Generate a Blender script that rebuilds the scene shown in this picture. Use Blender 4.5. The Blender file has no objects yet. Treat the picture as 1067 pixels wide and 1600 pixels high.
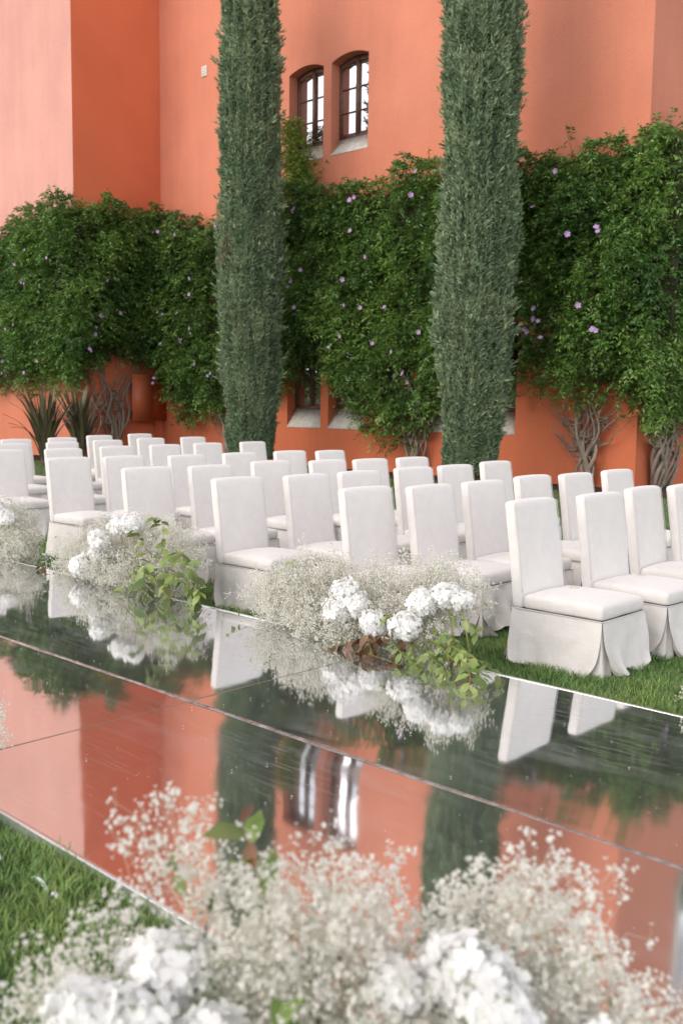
import bpy, bmesh, math
import numpy as np
from mathutils import Matrix, Vector, noise

S = bpy.context.scene
COL = S.collection
rs = np.random.RandomState(7)
PI = math.pi

# ------------------------------------------------------------ camera, sky, sun, exposure
CAM = Vector((0, 0, 1.6))
az, pitch, roll = math.radians(133.4), math.radians(6.16), math.radians(0.7)
F = Vector((math.cos(az)*math.cos(pitch), math.sin(az)*math.cos(pitch), -math.sin(pitch)))
R = Vector((math.sin(az), -math.cos(az), 0)); U = R.cross(F)
c_, s_ = math.cos(roll), math.sin(roll)
R2 = c_*R + s_*U; U2 = -s_*R + c_*U
camd = bpy.data.cameras.new("camera")
cam = bpy.data.objects.new("camera", camd); COL.objects.link(cam)
m = Matrix((R2, U2, -F)).transposed().to_4x4(); m.translation = CAM
cam.matrix_world = m
camd.sensor_fit = 'HORIZONTAL'; camd.sensor_width = 24.0; camd.lens = 1556/1067*24
camd.clip_start = 0.05; camd.clip_end = 3000
camd.dof.use_dof = True; camd.dof.focus_distance = 7.2; camd.dof.aperture_fstop = 3.0
S.camera = cam

SUN_EL, SUN_AZ = math.radians(27), math.radians(258)     # compass-like math angle of where the sun stands (from +X towards +Y)
sd = Vector((math.cos(SUN_AZ)*math.cos(SUN_EL), math.sin(SUN_AZ)*math.cos(SUN_EL), math.sin(SUN_EL)))
w = bpy.data.worlds.new("World"); S.world = w; w.use_nodes = True
nt = w.node_tree; nt.nodes.clear()
def N(t, **k):
    n = nt.nodes.new(t)
    for a, b in k.items(): setattr(n, a, b)
    return n
out = N('ShaderNodeOutputWorld'); bg = N('ShaderNodeBackground')
sky = N('ShaderNodeTexSky', sky_type='NISHITA'); sky.sun_disc = False
sky.sun_elevation = SUN_EL; sky.sun_rotation = PI/2 - SUN_AZ
sky.air_density = 1.0; sky.dust_density = 2.5; sky.ozone_density = 1.0
tc = N('ShaderNodeTexCoord'); mp = N('ShaderNodeMapping'); mp.inputs['Scale'].default_value = (1, 1, 2.6)
cn = N('ShaderNodeTexNoise'); cn.inputs['Scale'].default_value = 2.3; cn.inputs['Detail'].default_value = 7
cr = N('ShaderNodeValToRGB'); cr.color_ramp.elements[0].position = 0.30; cr.color_ramp.elements[1].position = 0.56
cr.color_ramp.elements[0].color = (.5, .5, .5, 1)
mx = N('ShaderNodeMix', data_type='RGBA'); mx.inputs[7].default_value = (9.4, 9.3, 9.8, 1)
L = nt.links.new
L(tc.outputs['Generated'], mp.inputs['Vector']); L(mp.outputs[0], cn.inputs['Vector']); L(cn.outputs['Fac'], cr.inputs[0])
L(cr.outputs[0], mx.inputs[0]); L(sky.outputs[0], mx.inputs[6]); sx = N('ShaderNodeSeparateXYZ'); hz = N('ShaderNodeMapRange'); hz.interpolation_type = 'SMOOTHSTEP'; L(tc.outputs['Generated'], sx.inputs[0]); L(sx.outputs[2], hz.inputs[0])
hz.inputs[1].default_value = 0.0; hz.inputs[2].default_value = .85; hz.inputs[3].default_value = 1.75; hz.inputs[4].default_value = .50   # hazy overcast: brighter towards the horizon
mh = N('ShaderNodeVectorMath', operation='SCALE'); L(mx.outputs[2], mh.inputs[0]); L(hz.outputs[0], mh.inputs['Scale']); L(mh.outputs[0], bg.inputs[0])
L(bg.outputs[0], out.inputs[0])
bg.inputs[1].default_value = 0.108
ld = bpy.data.lights.new("sun", 'SUN'); ld.energy = 1.5; ld.angle = math.radians(58); ld.color = (1.0, .93, .875)
sun = bpy.data.objects.new("sun", ld); COL.objects.link(sun); sun.rotation_euler = sd.to_track_quat('Z', 'Y').to_euler()
vs = S.view_settings; vs.view_transform = 'Standard'; vs.look = 'None'; vs.gamma = 1; vs.exposure = 0.45
try: vs.use_curve_mapping = False
except Exception: pass
S.render.engine = 'CYCLES'
S.cycles.use_denoising = True
S.cycles.max_bounces = 8; S.cycles.transparent_max_bounces = 8; S.cycles.caustics_reflective = True; S.cycles.sample_clamp_indirect = 8

# ------------------------------------------------------------ helpers
def mesh(name, V, Fc, mats=None, smooth=False, midx=None):
    """V: (n,3) array or list; Fc: list of faces OR (k,3)/(k,4) array, or list of such arrays"""
    me = bpy.data.meshes.new(name)
    V = np.asarray(V, dtype=np.float32)
    if isinstance(Fc, np.ndarray): Fc = [Fc]
    if len(Fc) and isinstance(Fc[0], np.ndarray):
        loops = np.concatenate([f.ravel() for f in Fc]).astype(np.int32)
        sizes = np.concatenate([np.full(len(f), f.shape[1]) for f in Fc])
    else:
        loops = np.array([i for f in Fc for i in f], dtype=np.int32); sizes = np.array([len(f) for f in Fc])
    starts = np.concatenate([[0], np.cumsum(sizes)[:-1]]).astype(np.int32)
    me.vertices.add(len(V)); me.vertices.foreach_set('co', V.ravel())
    me.loops.add(len(loops)); me.loops.foreach_set('vertex_index', loops)
    me.polygons.add(len(sizes)); me.polygons.foreach_set('loop_start', starts)
    for mm in (mats or []): me.materials.append(mm)
    if midx is not None: me.polygons.foreach_set('material_index', np.asarray(midx, dtype=np.int32))
    me.update(calc_edges=True); me.validate()
    if smooth: me.polygons.foreach_set('use_smooth', np.ones(len(me.polygons), dtype=bool))
    return me
def obj(name, me, parent=None, loc=None, rot=None):
    o = bpy.data.objects.new(name, me); COL.objects.link(o)
    if parent is not None: o.parent = parent
    if loc is not None: o.location = loc
    if rot is not None: o.rotation_euler = rot
    return o
def empty(name, loc=(0, 0, 0), rz=0):
    o = bpy.data.objects.new(name, None); COL.objects.link(o); o.location = loc; o.rotation_euler = (0, 0, rz)
    o.empty_display_size = .1
    return o
def tag(o, label, cat, group=None, kind=None):
    if label: o['label'] = label
    if cat: o['category'] = cat
    if group: o['group'] = group
    if kind: o['kind'] = kind
    return o
class MB:
    def __init__(s): s.v = []; s.f = []
    def add(s, V, Fc):
        b = len(s.v); s.v += [tuple(p) for p in V]; s.f += [tuple(i+b for i in f) for f in Fc]; return s
    def box(s, x0, y0, z0, x1, y1, z1):
        V = [(x0,y0,z0),(x1,y0,z0),(x1,y1,z0),(x0,y1,z0),(x0,y0,z1),(x1,y0,z1),(x1,y1,z1),(x0,y1,z1)]
        return s.add(V, [(0,3,2,1),(4,5,6,7),(0,1,5,4),(1,2,6,5),(2,3,7,6),(3,0,4,7)])
    def tube(s, pts, r0, r1=None, n=6):
        r1 = r0 if r1 is None else r1
        pts = [Vector(p) for p in pts]; V = []; k = len(pts)
        for i, p in enumerate(pts):
            d = (pts[min(i+1, k-1)] - pts[max(i-1, 0)]).normalized()
            a = d.orthogonal().normalized() if i == 0 else (a - d*a.dot(d)).normalized()
            b = d.cross(a); r = r0 + (r1-r0)*i/(k-1)
            for j in range(n):
                t = 2*PI*j/n; V.append(p + a*math.cos(t)*r + b*math.sin(t)*r)
        Fc = [(i*n+j, i*n+(j+1) % n, (i+1)*n+(j+1) % n, (i+1)*n+j) for i in range(k-1) for j in range(n)]
        Fc += [tuple(range(n))[::-1], tuple((k-1)*n+j for j in range(n))]
        return s.add(V, Fc)
    def build(s, name, mat, parent=None, smooth=False, bevel=0, loc=None):
        me = mesh(name, s.v, s.f, [mat], smooth)
        o = obj(name, me, parent, loc)
        if bevel:
            b = o.modifiers.new('b', 'BEVEL'); b.width = bevel; b.segments = 2; b.limit_method = 'ANGLE'
        return o
def scatter(tV, tF, M, T):
    """tV (k,3), tF (f,n), M (N,3,3) with columns = local axes (scale included), T (N,3)"""
    tV = np.asarray(tV, float); tF = np.asarray(tF)
    V = np.einsum('nij,kj->nki', M, tV) + T[:, None, :]
    Fc = tF[None] + (np.arange(len(T))*len(tV))[:, None, None]
    return V.reshape(-1, 3), Fc.reshape(-1, tF.shape[1])
def norm(a): return a/np.maximum(np.linalg.norm(a, axis=-1, keepdims=True), 1e-9)
def frames(d, up=None, spin=None):
    """matrices whose local x = d, local z close to up"""
    d = norm(d)
    if up is None: up = rs.normal(size=d.shape)
    y = norm(np.cross(up, d)); z = np.cross(d, y)
    return np.stack([d, y, z], axis=-1)
def segs(A, B, ra, rb):
    """thin three-sided sticks from A to B"""
    d = norm(B-A); a = norm(np.cross(d, rs.normal(size=d.shape))); b = np.cross(d, a)
    V = []
    for P, r in ((A, ra), (B, rb)):
        r = np.broadcast_to(np.asarray(r, float), (len(A),))[:, None]
        for t in (0, 2*PI/3, 4*PI/3): V.append(P + (a*math.cos(t) + b*math.sin(t))*r)
    V = np.stack(V, 1)
    tF = np.array([(0,1,4,3),(1,2,5,4),(2,0,3,5)])
    Fc = tF[None] + (np.arange(len(A))*6)[:, None, None]
    return V.reshape(-1, 3), Fc.reshape(-1, 4)
def join(parts):
    V = []; Fs = []; b = 0
    for v, f in parts:
        V.append(v); Fs.append(f+b); b += len(v)
    return np.concatenate(V), Fs
def nz(x, y, z, s=1.0, seed=0): return noise.noise(Vector((x*s+seed*17.3, y*s-seed*9.1, z*s+seed*3.7)))

# ------------------------------------------------------------ materials
def mat(name, col, rough=.7, var=0, vscale=5, bump=0, bscale=40, metal=0, spec=.5, trans=0, island=0, hue=None, stretch=(1,1,1), detail=5):
    ma = bpy.data.materials.new(name); ma.use_nodes = True; t = ma.node_tree; nd = t.nodes; lk = t.links.new
    b = nd['Principled BSDF']; b.inputs['Roughness'].default_value = rough; b.inputs['Metallic'].default_value = metal
    b.inputs['Specular IOR Level'].default_value = spec
    b.inputs['Base Color'].default_value = (*col, 1)
    last = None
    co = nd.new('ShaderNodeTexCoord'); mpn = nd.new('ShaderNodeMapping'); mpn.inputs['Scale'].default_value = stretch
    lk(co.outputs['Object'], mpn.inputs['Vector'])
    if var or hue:
        no = nd.new('ShaderNodeTexNoise'); no.inputs['Scale'].default_value = vscale; no.inputs['Detail'].default_value = detail
        lk(mpn.outputs[0], no.inputs['Vector'])
        r = nd.new('ShaderNodeMix'); r.data_type = 'RGBA'
        c2 = hue if hue else tuple(min(1, x*(1+var)) for x in col)
        c1 = col if hue else tuple(x*(1-var) for x in col)
        r.inputs[6].default_value = (*c1, 1); r.inputs[7].default_value = (*c2, 1)
        mr = nd.new('ShaderNodeMapRange'); mr.inputs[1].default_value = .3; mr.inputs[2].default_value = .7
        lk(no.outputs['Fac'], mr.inputs[0]); lk(mr.outputs[0], r.inputs[0]); last = r.outputs[2]
    if island:
        g = nd.new('ShaderNodeNewGeometry'); h = nd.new('ShaderNodeHueSaturation')
        mr2 = nd.new('ShaderNodeMapRange'); mr2.inputs[3].default_value = 1-island; mr2.inputs[4].default_value = 1+island*1.3
        lk(g.outputs['Random Per Island'], mr2.inputs[0]); lk(mr2.outputs[0], h.inputs['Value'])
        wn = nd.new('ShaderNodeTexWhiteNoise'); wn.noise_dimensions = '1D'; lk(g.outputs['Random Per Island'], wn.inputs['W'])
        mr3 = nd.new('ShaderNodeMapRange'); mr3.inputs[3].default_value = .5-.05*island; mr3.inputs[4].default_value = .5+.05*island
        lk(wn.outputs['Value'], mr3.inputs[0]); lk(mr3.outputs[0], h.inputs['Hue'])
        if last is not None: lk(last, h.inputs['Color'])
        else: h.inputs['Color'].default_value = (*col, 1)
        last = h.outputs[0]
    if last is not None: lk(last, b.inputs['Base Color'])
    if bump:
        bn = nd.new('ShaderNodeTexNoise'); bn.inputs['Scale'].default_value = bscale; bn.inputs['Detail'].default_value = 4
        lk(mpn.outputs[0], bn.inputs['Vector'])
        bu = nd.new('ShaderNodeBump'); bu.inputs['Strength'].default_value = bump; bu.inputs['Distance'].default_value = .01
        lk(bn.outputs['Fac'], bu.inputs['Height']); lk(bu.outputs[0], b.inputs['Normal'])
    if trans:
        tr = nd.new('ShaderNodeBsdfTranslucent'); ms = nd.new('ShaderNodeMixShader'); ms.inputs[0].default_value = trans
        if last is not None: lk(last, tr.inputs[0])
        else: tr.inputs[0].default_value = (*col, 1)
        lk(b.outputs[0], ms.inputs[1]); lk(tr.outputs[0], ms.inputs[2]); lk(ms.outputs[0], nd['Material Output'].inputs[0])
    return ma
M_ = {}
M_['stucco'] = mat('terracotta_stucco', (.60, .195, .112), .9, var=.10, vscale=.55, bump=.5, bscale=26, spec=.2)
def light_by_height(ma, low, high, z0, z1):  # paints light into the colour: deep shaded tone low, washed-out lit tone high
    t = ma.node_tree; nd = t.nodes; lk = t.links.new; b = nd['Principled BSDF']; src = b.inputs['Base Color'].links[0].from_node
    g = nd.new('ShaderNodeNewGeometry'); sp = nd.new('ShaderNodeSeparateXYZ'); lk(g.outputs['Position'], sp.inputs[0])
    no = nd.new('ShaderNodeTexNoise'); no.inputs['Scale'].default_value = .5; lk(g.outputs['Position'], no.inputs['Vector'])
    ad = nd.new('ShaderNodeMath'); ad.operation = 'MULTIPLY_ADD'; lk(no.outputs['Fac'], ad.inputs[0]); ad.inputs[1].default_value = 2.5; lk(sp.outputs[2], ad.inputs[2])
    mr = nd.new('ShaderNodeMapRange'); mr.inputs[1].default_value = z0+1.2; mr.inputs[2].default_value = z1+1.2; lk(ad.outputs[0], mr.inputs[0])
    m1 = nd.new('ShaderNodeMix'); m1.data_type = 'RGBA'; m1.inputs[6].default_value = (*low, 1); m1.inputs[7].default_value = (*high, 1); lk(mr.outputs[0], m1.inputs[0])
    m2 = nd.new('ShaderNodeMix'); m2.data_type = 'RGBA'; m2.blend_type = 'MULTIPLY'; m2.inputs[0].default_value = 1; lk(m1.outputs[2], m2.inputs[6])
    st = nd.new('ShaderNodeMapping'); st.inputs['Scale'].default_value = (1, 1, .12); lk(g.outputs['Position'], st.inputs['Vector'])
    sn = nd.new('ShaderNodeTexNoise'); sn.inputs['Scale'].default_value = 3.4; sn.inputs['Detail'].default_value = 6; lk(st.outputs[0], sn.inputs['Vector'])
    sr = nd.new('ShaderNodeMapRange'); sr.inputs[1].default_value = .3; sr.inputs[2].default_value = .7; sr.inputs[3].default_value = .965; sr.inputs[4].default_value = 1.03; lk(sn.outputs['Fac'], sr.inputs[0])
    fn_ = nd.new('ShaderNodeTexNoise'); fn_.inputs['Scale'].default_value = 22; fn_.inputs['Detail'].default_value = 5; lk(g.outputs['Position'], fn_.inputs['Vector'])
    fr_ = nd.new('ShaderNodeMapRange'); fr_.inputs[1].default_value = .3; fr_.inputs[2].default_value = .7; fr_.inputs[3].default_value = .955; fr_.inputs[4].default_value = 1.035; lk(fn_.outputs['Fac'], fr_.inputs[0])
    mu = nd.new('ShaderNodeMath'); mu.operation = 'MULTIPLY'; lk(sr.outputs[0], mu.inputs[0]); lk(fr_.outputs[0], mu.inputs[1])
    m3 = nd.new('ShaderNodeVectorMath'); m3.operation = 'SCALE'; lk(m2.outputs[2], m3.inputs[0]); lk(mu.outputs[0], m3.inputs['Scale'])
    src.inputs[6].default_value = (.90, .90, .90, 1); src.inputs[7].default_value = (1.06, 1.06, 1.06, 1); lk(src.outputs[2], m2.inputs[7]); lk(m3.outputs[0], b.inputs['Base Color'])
light_by_height(M_['stucco'], (.59, .165, .078), (.645, .24, .155), 2.5, 8.5)
M_['stucco_glare'] = mat('glare_paled_stucco', (.68, .31, .235), .9, var=.07, vscale=.5, bump=.5, bscale=26, spec=.2)  # bright washed-out glare on the wing painted into its colour
light_by_height(M_['stucco_glare'], (.62, .21, .12), (.64, .325, .27), 1.5, 6.5)
M_['stucco_shaded'] = mat('terracotta_stucco_shaded', (.72, .20, .098), .9, var=.08, vscale=.5, bump=.5, bscale=26, spec=.2)  # same paint as main wall; saturated tone of shade put into the colour
M_['cabinet'] = mat('terracotta_painted_metal', (.50, .12, .045), .5, var=.1, vscale=3)
M_['sill'] = mat('pale_stone_sill', (.62, .585, .52), .8, var=.15, vscale=9, bump=.3, bscale=50)
M_['wood'] = mat('brown_window_wood', (.13, .065, .045), .5, var=.3, vscale=12)
M_['plate'] = mat('off_white_plate', (.68, .66, .60), .5)
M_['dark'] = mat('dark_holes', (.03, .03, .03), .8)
M_['linen'] = mat('ivory_linen_slipcover', (.765, .73, .70), .92, var=.03, vscale=14, bump=.22, bscale=260, spec=.15)
M_['piping'] = mat('linen_piping', (.64, .60, .59), .9)
M_['card'] = mat('cream_card', (.74, .66, .54), .8)
M_['soil'] = mat('dark_soil', (.035, .024, .016), .95, var=.4, vscale=9, bump=.8, bscale=30)
M_['lawn'] = mat('lawn_turf', (.07, .14, .035), .95, hue=(.12, .20, .06), vscale=3.5, bump=1, bscale=90)
M_['grass'] = mat('grass_blades', (.145, .265, .08), .55, hue=(.28, .39, .12), vscale=1.7, island=.45, trans=.35)
M_['leaf'] = mat('vine_leaves', (.046, .115, .026), .36, hue=(.19, .32, .065), vscale=.75, island=.5, trans=.25, detail=3)
M_['leaf_y'] = mat('yellowing_vine_leaves', (.13, .25, .035), .5, hue=(.25, .31, .055), vscale=3, island=.5, trans=.3)
M_['dryleaf'] = mat('dry_brown_leaves', (.20, .10, .04), .7, island=.5, trans=.2)
M_['twig'] = mat('vine_twigs', (.07, .055, .035), .85, var=.3, vscale=6)
M_['leaf_gap_sheet'] = mat('dark_leaf_gaps', (.045, .04, .02), .95, var=.5, vscale=14, bump=1, bscale=40, stretch=(1,1,.25))
M_['bark'] = mat('grey_vine_bark', (.25, .20, .155), .9, var=.35, vscale=9, bump=1, bscale=30, stretch=(1,1,.3))
M_['trunk'] = mat('cypress_bark', (.14, .09, .06), .9, var=.3, vscale=9, bump=1, bscale=30, stretch=(1,1,.3))
M_['flower'] = mat('lilac_trumpet_petals', (.60, .36, .66), .6, island=.3, trans=.3)
M_['cypress'] = mat('cypress_scale_leaves', (.135, .21, .115), .75, hue=(.29, .36, .21), vscale=1.6, island=.42, trans=.12)
M_['cypress_dry'] = mat('cypress_dry_patch', (.30, .17, .09), .8, island=.4)
M_['cone'] = mat('cypress_cones', (.42, .34, .23), .7, island=.4)
M_['flax'] = mat('dark_flax_leaves', (.085, .085, .045), .45, hue=(.16, .13, .075), vscale=4, island=.5, trans=.1)
M_['gyp'] = mat('tiny_white_florets', (.97, .955, .91), .7, island=.05, trans=.62)
M_['gypstem'] = mat('pale_green_stems', (.70, .70, .56), .7, island=.25)
M_['gypcore'] = mat('green_stem_tangle', (.20, .25, .10), .8, island=.4)
M_['petal'] = mat('white_hydrangea_petals', (.94, .935, .92), .6, island=.06, trans=.38)
M_['petalcore'] = mat('hydrangea_inner', (.72, .76, .62), .7)
M_['rose_leaf'] = mat('fresh_green_leaves', (.13, .20, .05), .40, hue=(.26, .31, .10), vscale=9, island=.45, trans=.3)
M_['red_leaf'] = mat('bronze_leaves', (.11, .045, .03), .45, hue=(.19, .11, .05), vscale=9, island=.5, trans=.2)
M_['stem'] = mat('green_stems', (.24, .25, .06), .6)
M_['edge'] = mat('bright_edge_trim', (.85, .85, .87), .22, metal=.85)
M_['plastic'] = mat('white_plastic_strip', (.85, .85, .88), .35)
M_['gap'] = mat('dark_joint', (.02, .02, .02), .8)
M_['tape'] = mat('clear_joint_tape', (.42, .40, .38), .25, metal=.6, var=.4, vscale=20, bump=.8, bscale=30)
M_['ply'] = mat('platform_side', (.30, .24, .17), .8)

def weave(ma):
    t = ma.node_tree; nd = t.nodes; lk = t.links.new; b = nd['Principled BSDF']; co = nd.new('ShaderNodeTexCoord'); prev = b.inputs['Normal'].links[0].from_socket
    for sc, st, dist, detail in (((1, 1, .35), .55, .012, 3), ((.3, .3, 1), .35, .006, 4)):
        mpn = nd.new('ShaderNodeMapping'); mpn.inputs['Scale'].default_value = sc; lk(co.outputs['Object'], mpn.inputs['Vector'])
        no = nd.new('ShaderNodeTexNoise'); no.inputs['Scale'].default_value = 11 if sc[0] == 1 else 38; no.inputs['Detail'].default_value = detail; no.inputs['Distortion'].default_value = .6; lk(mpn.outputs[0], no.inputs['Vector'])
        bu = nd.new('ShaderNodeBump'); bu.inputs['Strength'].default_value = st; bu.inputs['Distance'].default_value = dist; lk(no.outputs['Fac'], bu.inputs['Height']); lk(prev, bu.inputs['Normal']); prev = bu.outputs[0]
    lk(prev, b.inputs['Normal'])
    b.inputs['Sheen Weight'].default_value = .25; b.inputs['Sheen Roughness'].default_value = .5
weave(M_['linen'])
def mirror_mat():
    ma = bpy.data.materials.new('scuffed_mirror_sheet'); ma.use_nodes = True; t = ma.node_tree; nd = t.nodes; lk = t.links.new
    b = nd['Principled BSDF']; b.inputs['Metallic'].default_value = 1; b.inputs['Base Color'].default_value = (.77, .78, .785, 1)
    co = nd.new('ShaderNodeTexCoord')
    def tex(scale, sx, sy, rot, detail=6):
        mpn = nd.new('ShaderNodeMapping'); mpn.inputs['Scale'].default_value = (sx, sy, 1); mpn.inputs['Rotation'].default_value = (0, 0, rot)
        lk(co.outputs['Object'], mpn.inputs['Vector']); no = nd.new('ShaderNodeTexNoise'); no.inputs['Scale'].default_value = scale; no.inputs['Detail'].default_value = detail
        lk(mpn.outputs[0], no.inputs['Vector']); return no.outputs['Fac']
    def rng(s, a, b_, c, d):
        n = nd.new('ShaderNodeMapRange'); n.inputs[1].default_value = a; n.inputs[2].default_value = b_; n.inputs[3].default_value = c; n.inputs[4].default_value = d; lk(s, n.inputs[0]); return n.outputs[0]
    def math_(op, a, b_):
        n = nd.new('ShaderNodeMath'); n.operation = op; n.use_clamp = True
        for i, s in enumerate((a, b_)):
            if isinstance(s, (int, float)): n.inputs[i].default_value = s
            else: lk(s, n.inputs[i])
        return n.outputs[0]
    rough = rng(tex(1.3, 1, 1, 0), .3, .75, .022, .08)
    lk(rough, b.inputs['Roughness'])
    # scratches: very stretched noise in three directions, only where a broad mask allows
    s1 = rng(tex(4, 1, 22, .35, 5), .58, .68, 0, 1); s2 = rng(tex(4, 26, 1, -.5, 5), .59, .69, 0, 1); s3 = rng(tex(3.3, 1, 30, 1.1, 5), .59, .69, 0, 1)
    sc = math_('MAXIMUM', s1, s3)
    msk = rng(tex(.9, 1, 1, 2.0, 2), .42, .65, 0, 1); sc = math_('MULTIPLY', sc, msk)
    smear = math_('MULTIPLY', rng(tex(2.1, 1, 3.5, .6, 5), .50, .78, 0, .22), msk)
    vo = nd.new('ShaderNodeTexVoronoi'); vo.inputs['Scale'].default_value = 21; lk(co.outputs['Object'], vo.inputs['Vector'])
    dust = rng(vo.outputs['Distance'], .045, .075, 1, 0)
    vc = nd.new('ShaderNodeSeparateColor'); lk(vo.outputs['Color'], vc.inputs[0]); dust = math_('MULTIPLY', dust, rng(vc.outputs[0], .62, .66, 0, 1))
    fac = math_('MAXIMUM', math_('MULTIPLY', sc, .22), math_('MAXIMUM', smear, math_('MULTIPLY', dust, .7)))
    fac = math_('ADD', fac, .05)
    di = nd.new('ShaderNodeBsdfDiffuse'); di.inputs[0].default_value = (.62, .62, .62, 1)
    ms = nd.new('ShaderNodeMixShader'); lk(fac, ms.inputs[0]); lk(b.outputs[0], ms.inputs[1]); lk(di.outputs[0], ms.inputs[2]); lk(ms.outputs[0], nd['Material Output'].inputs[0])
    bu = nd.new('ShaderNodeBump'); bu.inputs['Strength'].default_value = .06; bu.inputs['Distance'].default_value = .01
    lk(tex(2.4, 1, 1, 0, 2), bu.inputs['Height']); lk(bu.outputs[0], b.inputs['Normal'])
    return ma
M_['mirror'] = mirror_mat()
def glass_mat():
    ma = bpy.data.materials.new('window_glass'); ma.use_nodes = True; t = ma.node_tree; nd = t.nodes
    b = nd['Principled BSDF']; b.inputs['Base Color'].default_value = (.02, .024, .03, 1); b.inputs['Roughness'].default_value = .5
    g = nd.new('ShaderNodeBsdfGlossy'); g.inputs['Roughness'].default_value = .015; g.inputs[0].default_value = (.95, .95, .97, 1)
    ms = nd.new('ShaderNodeMixShader'); ms.inputs[0].default_value = .62
    t.links.new(b.outputs[0], ms.inputs[1]); t.links.new(g.outputs[0], ms.inputs[2]); t.links.new(ms.outputs[0], nd['Material Output'].inputs[0])
    return ma
M_['glass'] = glass_mat()

# ------------------------------------------------------------ ground
X0, YW, XR, YL = -24.57, 18.1, -9.22, 15.19          # wing corner x, main wall y, right corner x, wing front y
tag(obj('lawn', mesh('lawn', [(-400,-400,.13),(400,-400,.13),(400,1.66,.13),(-400,1.66,.13),(400,1.75,0),(-400,1.75,0),(400,400,0),(-400,400,0)], [(0,1,2,3),(3,2,4,5),(5,4,6,7)], [M_['lawn']])), 'green lawn', None, kind='structure')
mb = MB(); mb.box(-24.5, 16.55, -.05, -9.0, 18.08, .012); mb.box(-24.5, 14.0, -.05, -23.3, 16.549, .012); mb.box(-34, 13.6, -.05, -24.501, 15.17, .012); mb.box(-9.0+.001, 16.9, -.05, -7.4, 24, .012)
tag(mb.build('planting_bed', M_['soil']), 'dark soil bed along the foot of the wall', None, kind='structure')

def blades(n, x0, x1, y0, y1, h0, h1, zb=0., reject=None):
    x = rs.uniform(x0, x1, n); y = rs.uniform(y0, y1, n)
    if reject is not None:
        k = ~reject(x, y); x, y = x[k], y[k]; n = len(x)
    h = rs.uniform(h0, h1, n)*(1+.45*np.sin(x*7+1.3*np.sin(y*9))*np.sin(y*8.3+x*2)); a = rs.uniform(0, 2*PI, n); le = rs.uniform(.25, 1.1, n)*h
    wd = rs.uniform(.0016, .0032, n)
    dx, dy = np.cos(a), np.sin(a); px, py = -dy*wd, dx*wd
    z0 = np.full(n, zb)
    P = np.stack([np.stack([x-px, y-py, z0], 1), np.stack([x+px, y+py, z0], 1),
                  np.stack([x+dx*le*.35-px*.8, y+dy*le*.35-py*.8, z0+h*.62], 1), np.stack([x+dx*le*.35+px*.8, y+dy*le*.35+py*.8, z0+h*.62], 1),
                  np.stack([x+dx*le, y+dy*le, z0+h], 1)], 1)
    b = (np.arange(n)*5)[:, None]
    q = np.array([[0,1,3,2]])+b; t = np.array([[2,3,4]])+b
    return P.reshape(-1, 3), q, t
def grass(sets):
    V = []; Q = []; T = []; b = 0
    for v, q, t in sets: V.append(v); Q.append(q+b); T.append(t+b); b += len(v)
    return mesh('grass', np.concatenate(V), [np.concatenate(Q), np.concatenate(T)], [M_['grass']])
g = grass([blades(60000, -4.4, -1.0, .2, 1.612, .022, .050, .13),
           blades(80000, -6.6, -1.2, 4.40, 6.6, .025, .052, 0.0),
           blades(45000, -12, -6.6, 4.40, 8.0, .03, .055, 0.0),
           blades(60000, -12, -1.0, 6.6, 11, .03, .055, 0.0),
           blades(50000, -24, -3.0, 9.0, 16.5, .04, .06, 0.0, lambda x, y: (x < -13) & (y < 11))])
tag(obj('grass', g), 'short green grass of the lawn', 'grass', kind='stuff')

# ------------------------------------------------------------ building
def wall_front(x0, x1, z0, z1, wins, y, depth):
    """wall in the plane Y=y facing -Y, with arched openings wins=(xa,xb,zs,zspring,rise,sloping sill bottom)"""
    mb = MB(); xs = sorted({x0, x1} | {w_[0] for w_ in wins} | {w_[1] for w_ in wins})
    NS = 8
    for a, b in zip(xs, xs[1:]):
        ww = sorted([w_ for w_ in wins if w_[0] <= a+1e-6 and w_[1] >= b-1e-6], key=lambda q: q[2])
        sub = [a+(b-a)*i/NS for i in range(NS+1)] if ww else [a, b]
        for p, q in zip(sub, sub[1:]):
            def top(w_, x):
                t = (x-w_[0])/(w_[1]-w_[0]); return w_[3]+w_[4]*4*t*(1-t)
            lo = (z0, z0)
            for w_ in ww:
                mb.add([(p,y,lo[0]),(q,y,lo[1]),(q,y,w_[2]),(p,y,w_[2])], [(0,1,2,3)])
                lo = (top(w_, p), top(w_, q))
                mb.add([(p,y,lo[0]),(p,y+depth,lo[0]),(q,y+depth,lo[1]),(q,y,lo[1])], [(0,1,2,3)])
            mb.add([(p,y,lo[0]),(q,y,lo[1]),(q,y,z1),(p,y,z1)], [(0,1,2,3)])
    for w_ in wins:
        a, b, zs, zp = w_[0], w_[1], w_[2], w_[3]
        mb.add([(a,y,zs),(a,y+depth,zs),(a,y+depth,zp),(a,y,zp)], [(0,3,2,1)])
        mb.add([(b,y,zs),(b,y+depth,zs),(b,y+depth,zp),(b,y,zp)], [(0,1,2,3)])
        mb.add([(a,y,zs),(b,y,zs),(b,y+depth,zs),(a,y+depth,zs)], [(0,1,2,3)])
    return mb
bld = tag(empty('building', (-17, 18.1, 0)), 'tall terracotta stucco building with small arched brown windows behind the vines', 'building')
bld_inv = (17, -18.1, 0)
def bpart(mb, name, mat_, parent=bld, **k):
    o = mb.build(name, mat_, parent, **k)
    if parent is bld: o.location = bld_inv
    return o
HZ = 19.0; D = .36
wins = []
for xa in (-19.12, -17.63): wins += [(xa, xa+1.22, 1.0, 3.35, .13), (xa, xa+1.22, 7.68, 9.87, .13)]
wins += [(-13.25, -12.03, 1.0, 3.35, .13), (-14.72, -13.5, 1.0, 3.35, .13)]
mb = wall_front(X0, XR, 0, HZ, wins, YW, D)
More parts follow.
